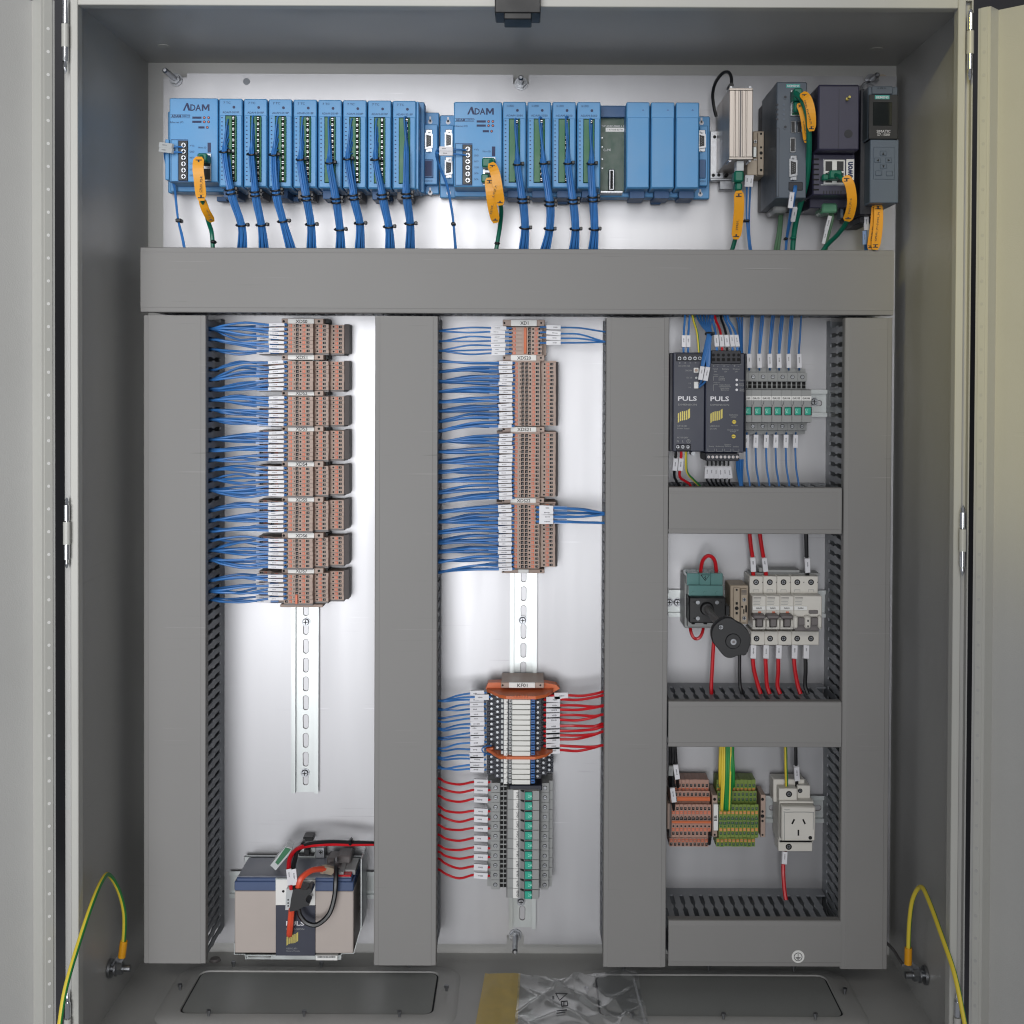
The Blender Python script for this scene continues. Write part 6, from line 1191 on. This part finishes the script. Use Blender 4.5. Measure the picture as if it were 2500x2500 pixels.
for a, b in (([(275, 1360), (282, 1360), (282, 1464), (382, 1464), (392, 1510), (384, 1518), (374, 1470), (275, 1470)], 0), ([(1285, 1518), (1290, 1466), (1408, 1462), (1470, 1240), (1480, 1225), (1480, 570), (1472, 570), (1470, 1215), (1402, 1456), (1284, 1460), (1276, 1512)], 0)): tr.ppoly(a, DBt - 0.02, DBt - 0.002)
P('tray_edge', tr, 'rail', bt, False)
P('tray_floor', MB().pbox(384, 1470, 1286, 1520, 0.012, DBt - 0.004, 0.0005).pbox(410, 1486, 620, 1500, 0.05, DBt - 0.002), 'rail', bt); P('tray_side', MB().pbox(1470, 570, 1480, 1230, 0.012, 0.06, 0), 'rail', bt); P('tray_back', MB().pbox(370, 548, 1480, 600, 0.008, 0.014), 'rail', bt)
bl_ = P('barcode_label', MB().pbox(1046, 1480, 1252, 1526, 0.06, DBt, 0.0003), 'white', bt); bc = MB(); x = 1064
while x < 1228: w = rnd.choice((2, 3, 5)); bc.pbox(x, 1484, x + w, 1502, DBt, DBt + 0.0003, 0); x += w + rnd.choice((2, 3, 4))
P('bar_lines', bc, 'print', bl_, False)
P('handle', MB().pbox(1150, 560, 1380, 650, 0.02, 0.045, 0.002).pbox(1150, 640, 1340, 668, 0.03, 0.06, 0.002).pbox(1245, 540, 1375, 620, 0.02, 0.05, 0.002), 'term_dark', bt)
P('terminal', MB().pbox(1262, 690, 1310, 740, 0.05, 0.08).pbox(1310, 670, 1420, 720, 0.03, 0.07), 'fuse_grey', bt); P('terminal', MB().pbox(1255, 722, 1378, 748, 0.06, 0.082), 'wire_red', bt)
P('back_clip', MB().pbox(925, 365, 1020, 405, 0.004, 0.02).pbox(935, 475, 990, 540, 0.016, 0.026).pbox(885, 515, 1030, 542, 0.016, 0.024), 'black', bt)
fs = thing('blade_fuse_holder', 'clear green fuse carrier leaning on the battery top', 'fuse carrier', U(700, 660, 0.07))
P('body', MB().ppoly([(618, 628), (762, 450), (822, 470), (800, 520), (668, 676)], 0.050, 0.072), 'clear', fs, False); P('blade', MB().ppoly([(664, 600), (760, 462), (812, 478), (780, 520), (690, 626)], 0.055, 0.0735), 'green_block', fs, False)
for nm, c, o, k in (('red_wire', 'wire_red', 0, 'red'), ('black_wire', 'wire_black', 44, 'black')):
    wp(nm, c, [(1640, 420 - o * 0.1, 0.04), (1585, 424 - o * 0.1, 0.045), (1370, 428 - o * 0.35, 0.05), (1180, 425 - o * 0.4, 0.055), (980, 440 - o * 0.3, 0.062), (880, 472 + o * 0.35, 0.072), (812 + o, 540 + o * 0.3, 0.085), (792 + o, 640, 0.098), (806 + o, 760, 0.108), (818 + o * 0.6, 850, 0.106)], 0.0029, '%s battery wire bending down in front of the battery' % k, 'battery wires', [((796 + o * 1.05, 666, 0.104), (812 + o, 815, 0.112), 'sleeve', 0.0062, 0.0062)])
for u, v in ((918, 444), (1370, 426)): solo('cable_tie', MB().pbox(u - 16, v - 26, u + 14, v + 24, 0.05, 0.066, 0.002), 'black', 'black tie on battery leads, %s' % ('at the bend' if u < 1000 else 'on the straight run'), 'cable tie')
cn = thing('lever_connector', 'small silver connector block on the battery wrap', 'connector', U(810, 1050, 0.09))
P('body', MB().ppoly([(770, 850), (830, 838), (862, 850), (850, 1046), (760, 1050), (764, 930)], DBt, 0.103), 'clear', cn, False)
for v in (955, 985, 1012): P('hole', MB().pcyl(786, v, 8, 0.10, 0.1034, 8), 'hole', cn)
P('ferrule', MB().pbox(800, 812, 830, 826, 0.098, 0.108).pbox(840, 812, 866, 826, 0.098, 0.108), 'wire_red', cn)
P('stud', MB().pcyl(740, 874, 12, DBt, DBt + 0.0026, 12), 'hole', cn)
ih = thing('inline_fuse_holder', 'black rubber fuse cap hanging over the battery front', 'fuse holder', U(880, 1060, 0.09))
P('body', MB().ppoly([(832, 858), (880, 850), (962, 862), (978, 846), (1004, 852), (1010, 885), (972, 915), (952, 945), (952, 972), (985, 990), (982, 1012), (930, 1022), (870, 1055), (798, 1066), (812, 950)], 0.096, 0.118), 'black', ih, False)
wp('orange_wire', 'wire_orange', [(1150, 672, 0.08), (1108, 664, 0.086), (1010, 676, 0.10), (920, 740, 0.112), (890, 800, 0.114), (880, 858, 0.112), (880, 900, 0.11)], 0.0036, 'orange red lead arching over the battery top')
wp('orange_wire', 'wire_orange', [(822, 1040, 0.108), (815, 1090, 0.107), (808, 1180, 0.105), (800, 1260, 0.098), (798, 1280, 0.092)], 0.0040, 'orange red lead crossing the brand plate of the battery')
wp('black_wire', 'wire_black', [(1240, 575, 0.055), (1240, 640, 0.085), (1236, 760, 0.098), (1222, 930, 0.102), (1170, 1090, 0.106), (1060, 1186, 0.108), (960, 1170, 0.108), (900, 1100, 0.108), (884, 1040, 0.108)], 0.0030, 'black lead hanging in a loop before the battery')
wp('white_lead', 'beige', [(1100, 668, 0.084), (1140, 664, 0.08), (1200, 680, 0.075)], 0.0055, 'clear insulated terminal boot on the battery top')
# ------------------------------------------------------------------ earth straps at the doors
setF(0, 2000, 2.76)
xw = XL
def earth(side, pts, lug, stud):
    q = [U(*p) for p in pts]; w = XL if side < 0 else XR; s = 1 if side < 0 else -1
    nm = 'left-hand' if side < 0 else 'right-hand'
    t = thing('earth_cable', 'yellow and green earth cable from wall stud to the %s' % ('door beside the battery' if side < 0 else 'door beside the socket'), 'earth cable', q[-1], 'door earth cables')
    P('jacket', MB().tube(q, 0.0027, 10, 0, 7), 'earth_striped', t)
    P('lug', MB().cyl(q[0], q[0] + (q[1] - q[0]).normalized() * 0.02, 0.0045, 12), 'earth_lug', t)
    p = U(*stud); p.x = w
    P('stud', MB().cyl((w, p.y, p.z), (w + s * 0.026, p.y, p.z), 0.0042, 12), 'steel', t); P('washer', MB().cyl((w + s * 0.001, p.y, p.z), (w + s * 0.004, p.y, p.z), 0.011, 20).cyl((w + s * 0.008, p.y, p.z), (w + s * 0.010, p.y, p.z), 0.009, 20), 'steel', t); P('nut', MB().cyl((w + s * 0.010, p.y, p.z), (w + s * 0.017, p.y, p.z), 0.0075, 6), 'steel', t)
    P('lug_tongue', MB().obox(q[0] + Vector((0, 0, 0.002)), Vector((w + s * 0.006, p.y, p.z)), 0.009, 0.002), 'steel', t)
earth(-1, [(820, 930, 0.135), (832, 840, 0.135), (838, 640, 0.145), (800, 480, 0.16), (735, 375, 0.182), (690, 410, 0.205), (620, 570, 0.24), (520, 870, 0.282), (440, 1150, 0.31), (400, 1400, 0.325)], None, (800, 1005, 0.135))
setF(1900, 2000, 3.22)
earth(1, [(1020, 1140, 0.135), (1022, 1050, 0.135), (1032, 800, 0.14), (1060, 620, 0.15), (1120, 532, 0.17), (1180, 630, 0.20), (1290, 930, 0.252), (1390, 1230, 0.29), (1470, 1620, 0.315)], None, (1040, 1225, 0.135))
solo('earth_cable', MB().tube([U(850, 970, 0.02), U(900, 1020, 0.05), U(945, 1090, 0.09), U(985, 1150, 0.12)], 0.002), 'term_dark', 'thin dark earth lead slanting to the wall stud beside the bottom duct', 'earth cable', 'door earth cables')
# ------------------------------------------------------------------ bag and tape on the cabinet floor
setF(1000, 2280, 2.76)
def sheet(corners, nx, ny, amp, lift, seed):
    r = random.Random(seed); q = [Ufloor(u, v, ZB + 0.004) for u, v in corners]; ph = [(r.uniform(-7, 9), r.uniform(-5, 6), r.uniform(0, 6.3), r.uniform(0.2, 1)) for _ in range(6)]
    vs = []
    for j in range(ny + 1):
        for i in range(nx + 1):
            s, t = i / nx, j / ny; p = (q[0] * (1 - s) + q[1] * s) * (1 - t) + (q[3] * (1 - s) + q[2] * s) * t
            h = sum(w * (1 - abs(math.sin(a * s * 1.5 + b * t * 1.3 + c + 0.8 * math.sin(b * s * 2 + a * t + c)))) ** 2 for a, b, c, w in ph)
            vs.append((p.x, p.y, p.z + lift + amp * abs(h) / 2 + r.uniform(0, amp * 0.02)))
    mb = MB().add(vs, [(j * (nx + 1) + i, j * (nx + 1) + i + 1, (j + 1) * (nx + 1) + i + 1, (j + 1) * (nx + 1) + i) for j in range(ny) for i in range(nx)])
    return mb
bg = solo('plastic_bag', sheet([(735, 345), (1530, 300), (1625, 700), (700, 760)], 84, 48, 0.009, 0.004, 3), 'film', 'crumpled clear plastic bag lying on the cabinet floor', 'plastic bag')
q = lambda u, v: Ufloor(u, v, ZB + 0.016)
pr = MB()
for pts in (((985, 400), (1062, 402), (1010, 448), (985, 400)), ((1022, 456), (1062, 452), (1066, 482), (1026, 488), (1022, 456)), ((965, 420), (965, 440)), ((972, 420), (972, 440)), ((990, 520), (1060, 512)), ((990, 535), (1050, 528)), ((1036, 462), (1036, 482)), ((1046, 460), (1046, 480))):
    pr.tube([q(*p) for p in pts], 0.0007, 4, 0, 1)
P('recycling_print', pr, 'print', bg, False)
sm_ = MB().tube([q(1510, 306), q(1540, 420), q(1585, 590), q(1600, 700)], 0.0015, 6, 0, 4); P('seam', sm_, 'film', bg)
tp_ = sheet([(508, 285), (748, 282), (722, 700), (430, 700)], 14, 14, 0.0012, 0.003, 8)
solo('masking_tape', tp_, 'tape', 'wide strip of tan masking tape beside the plastic bag', 'tape')
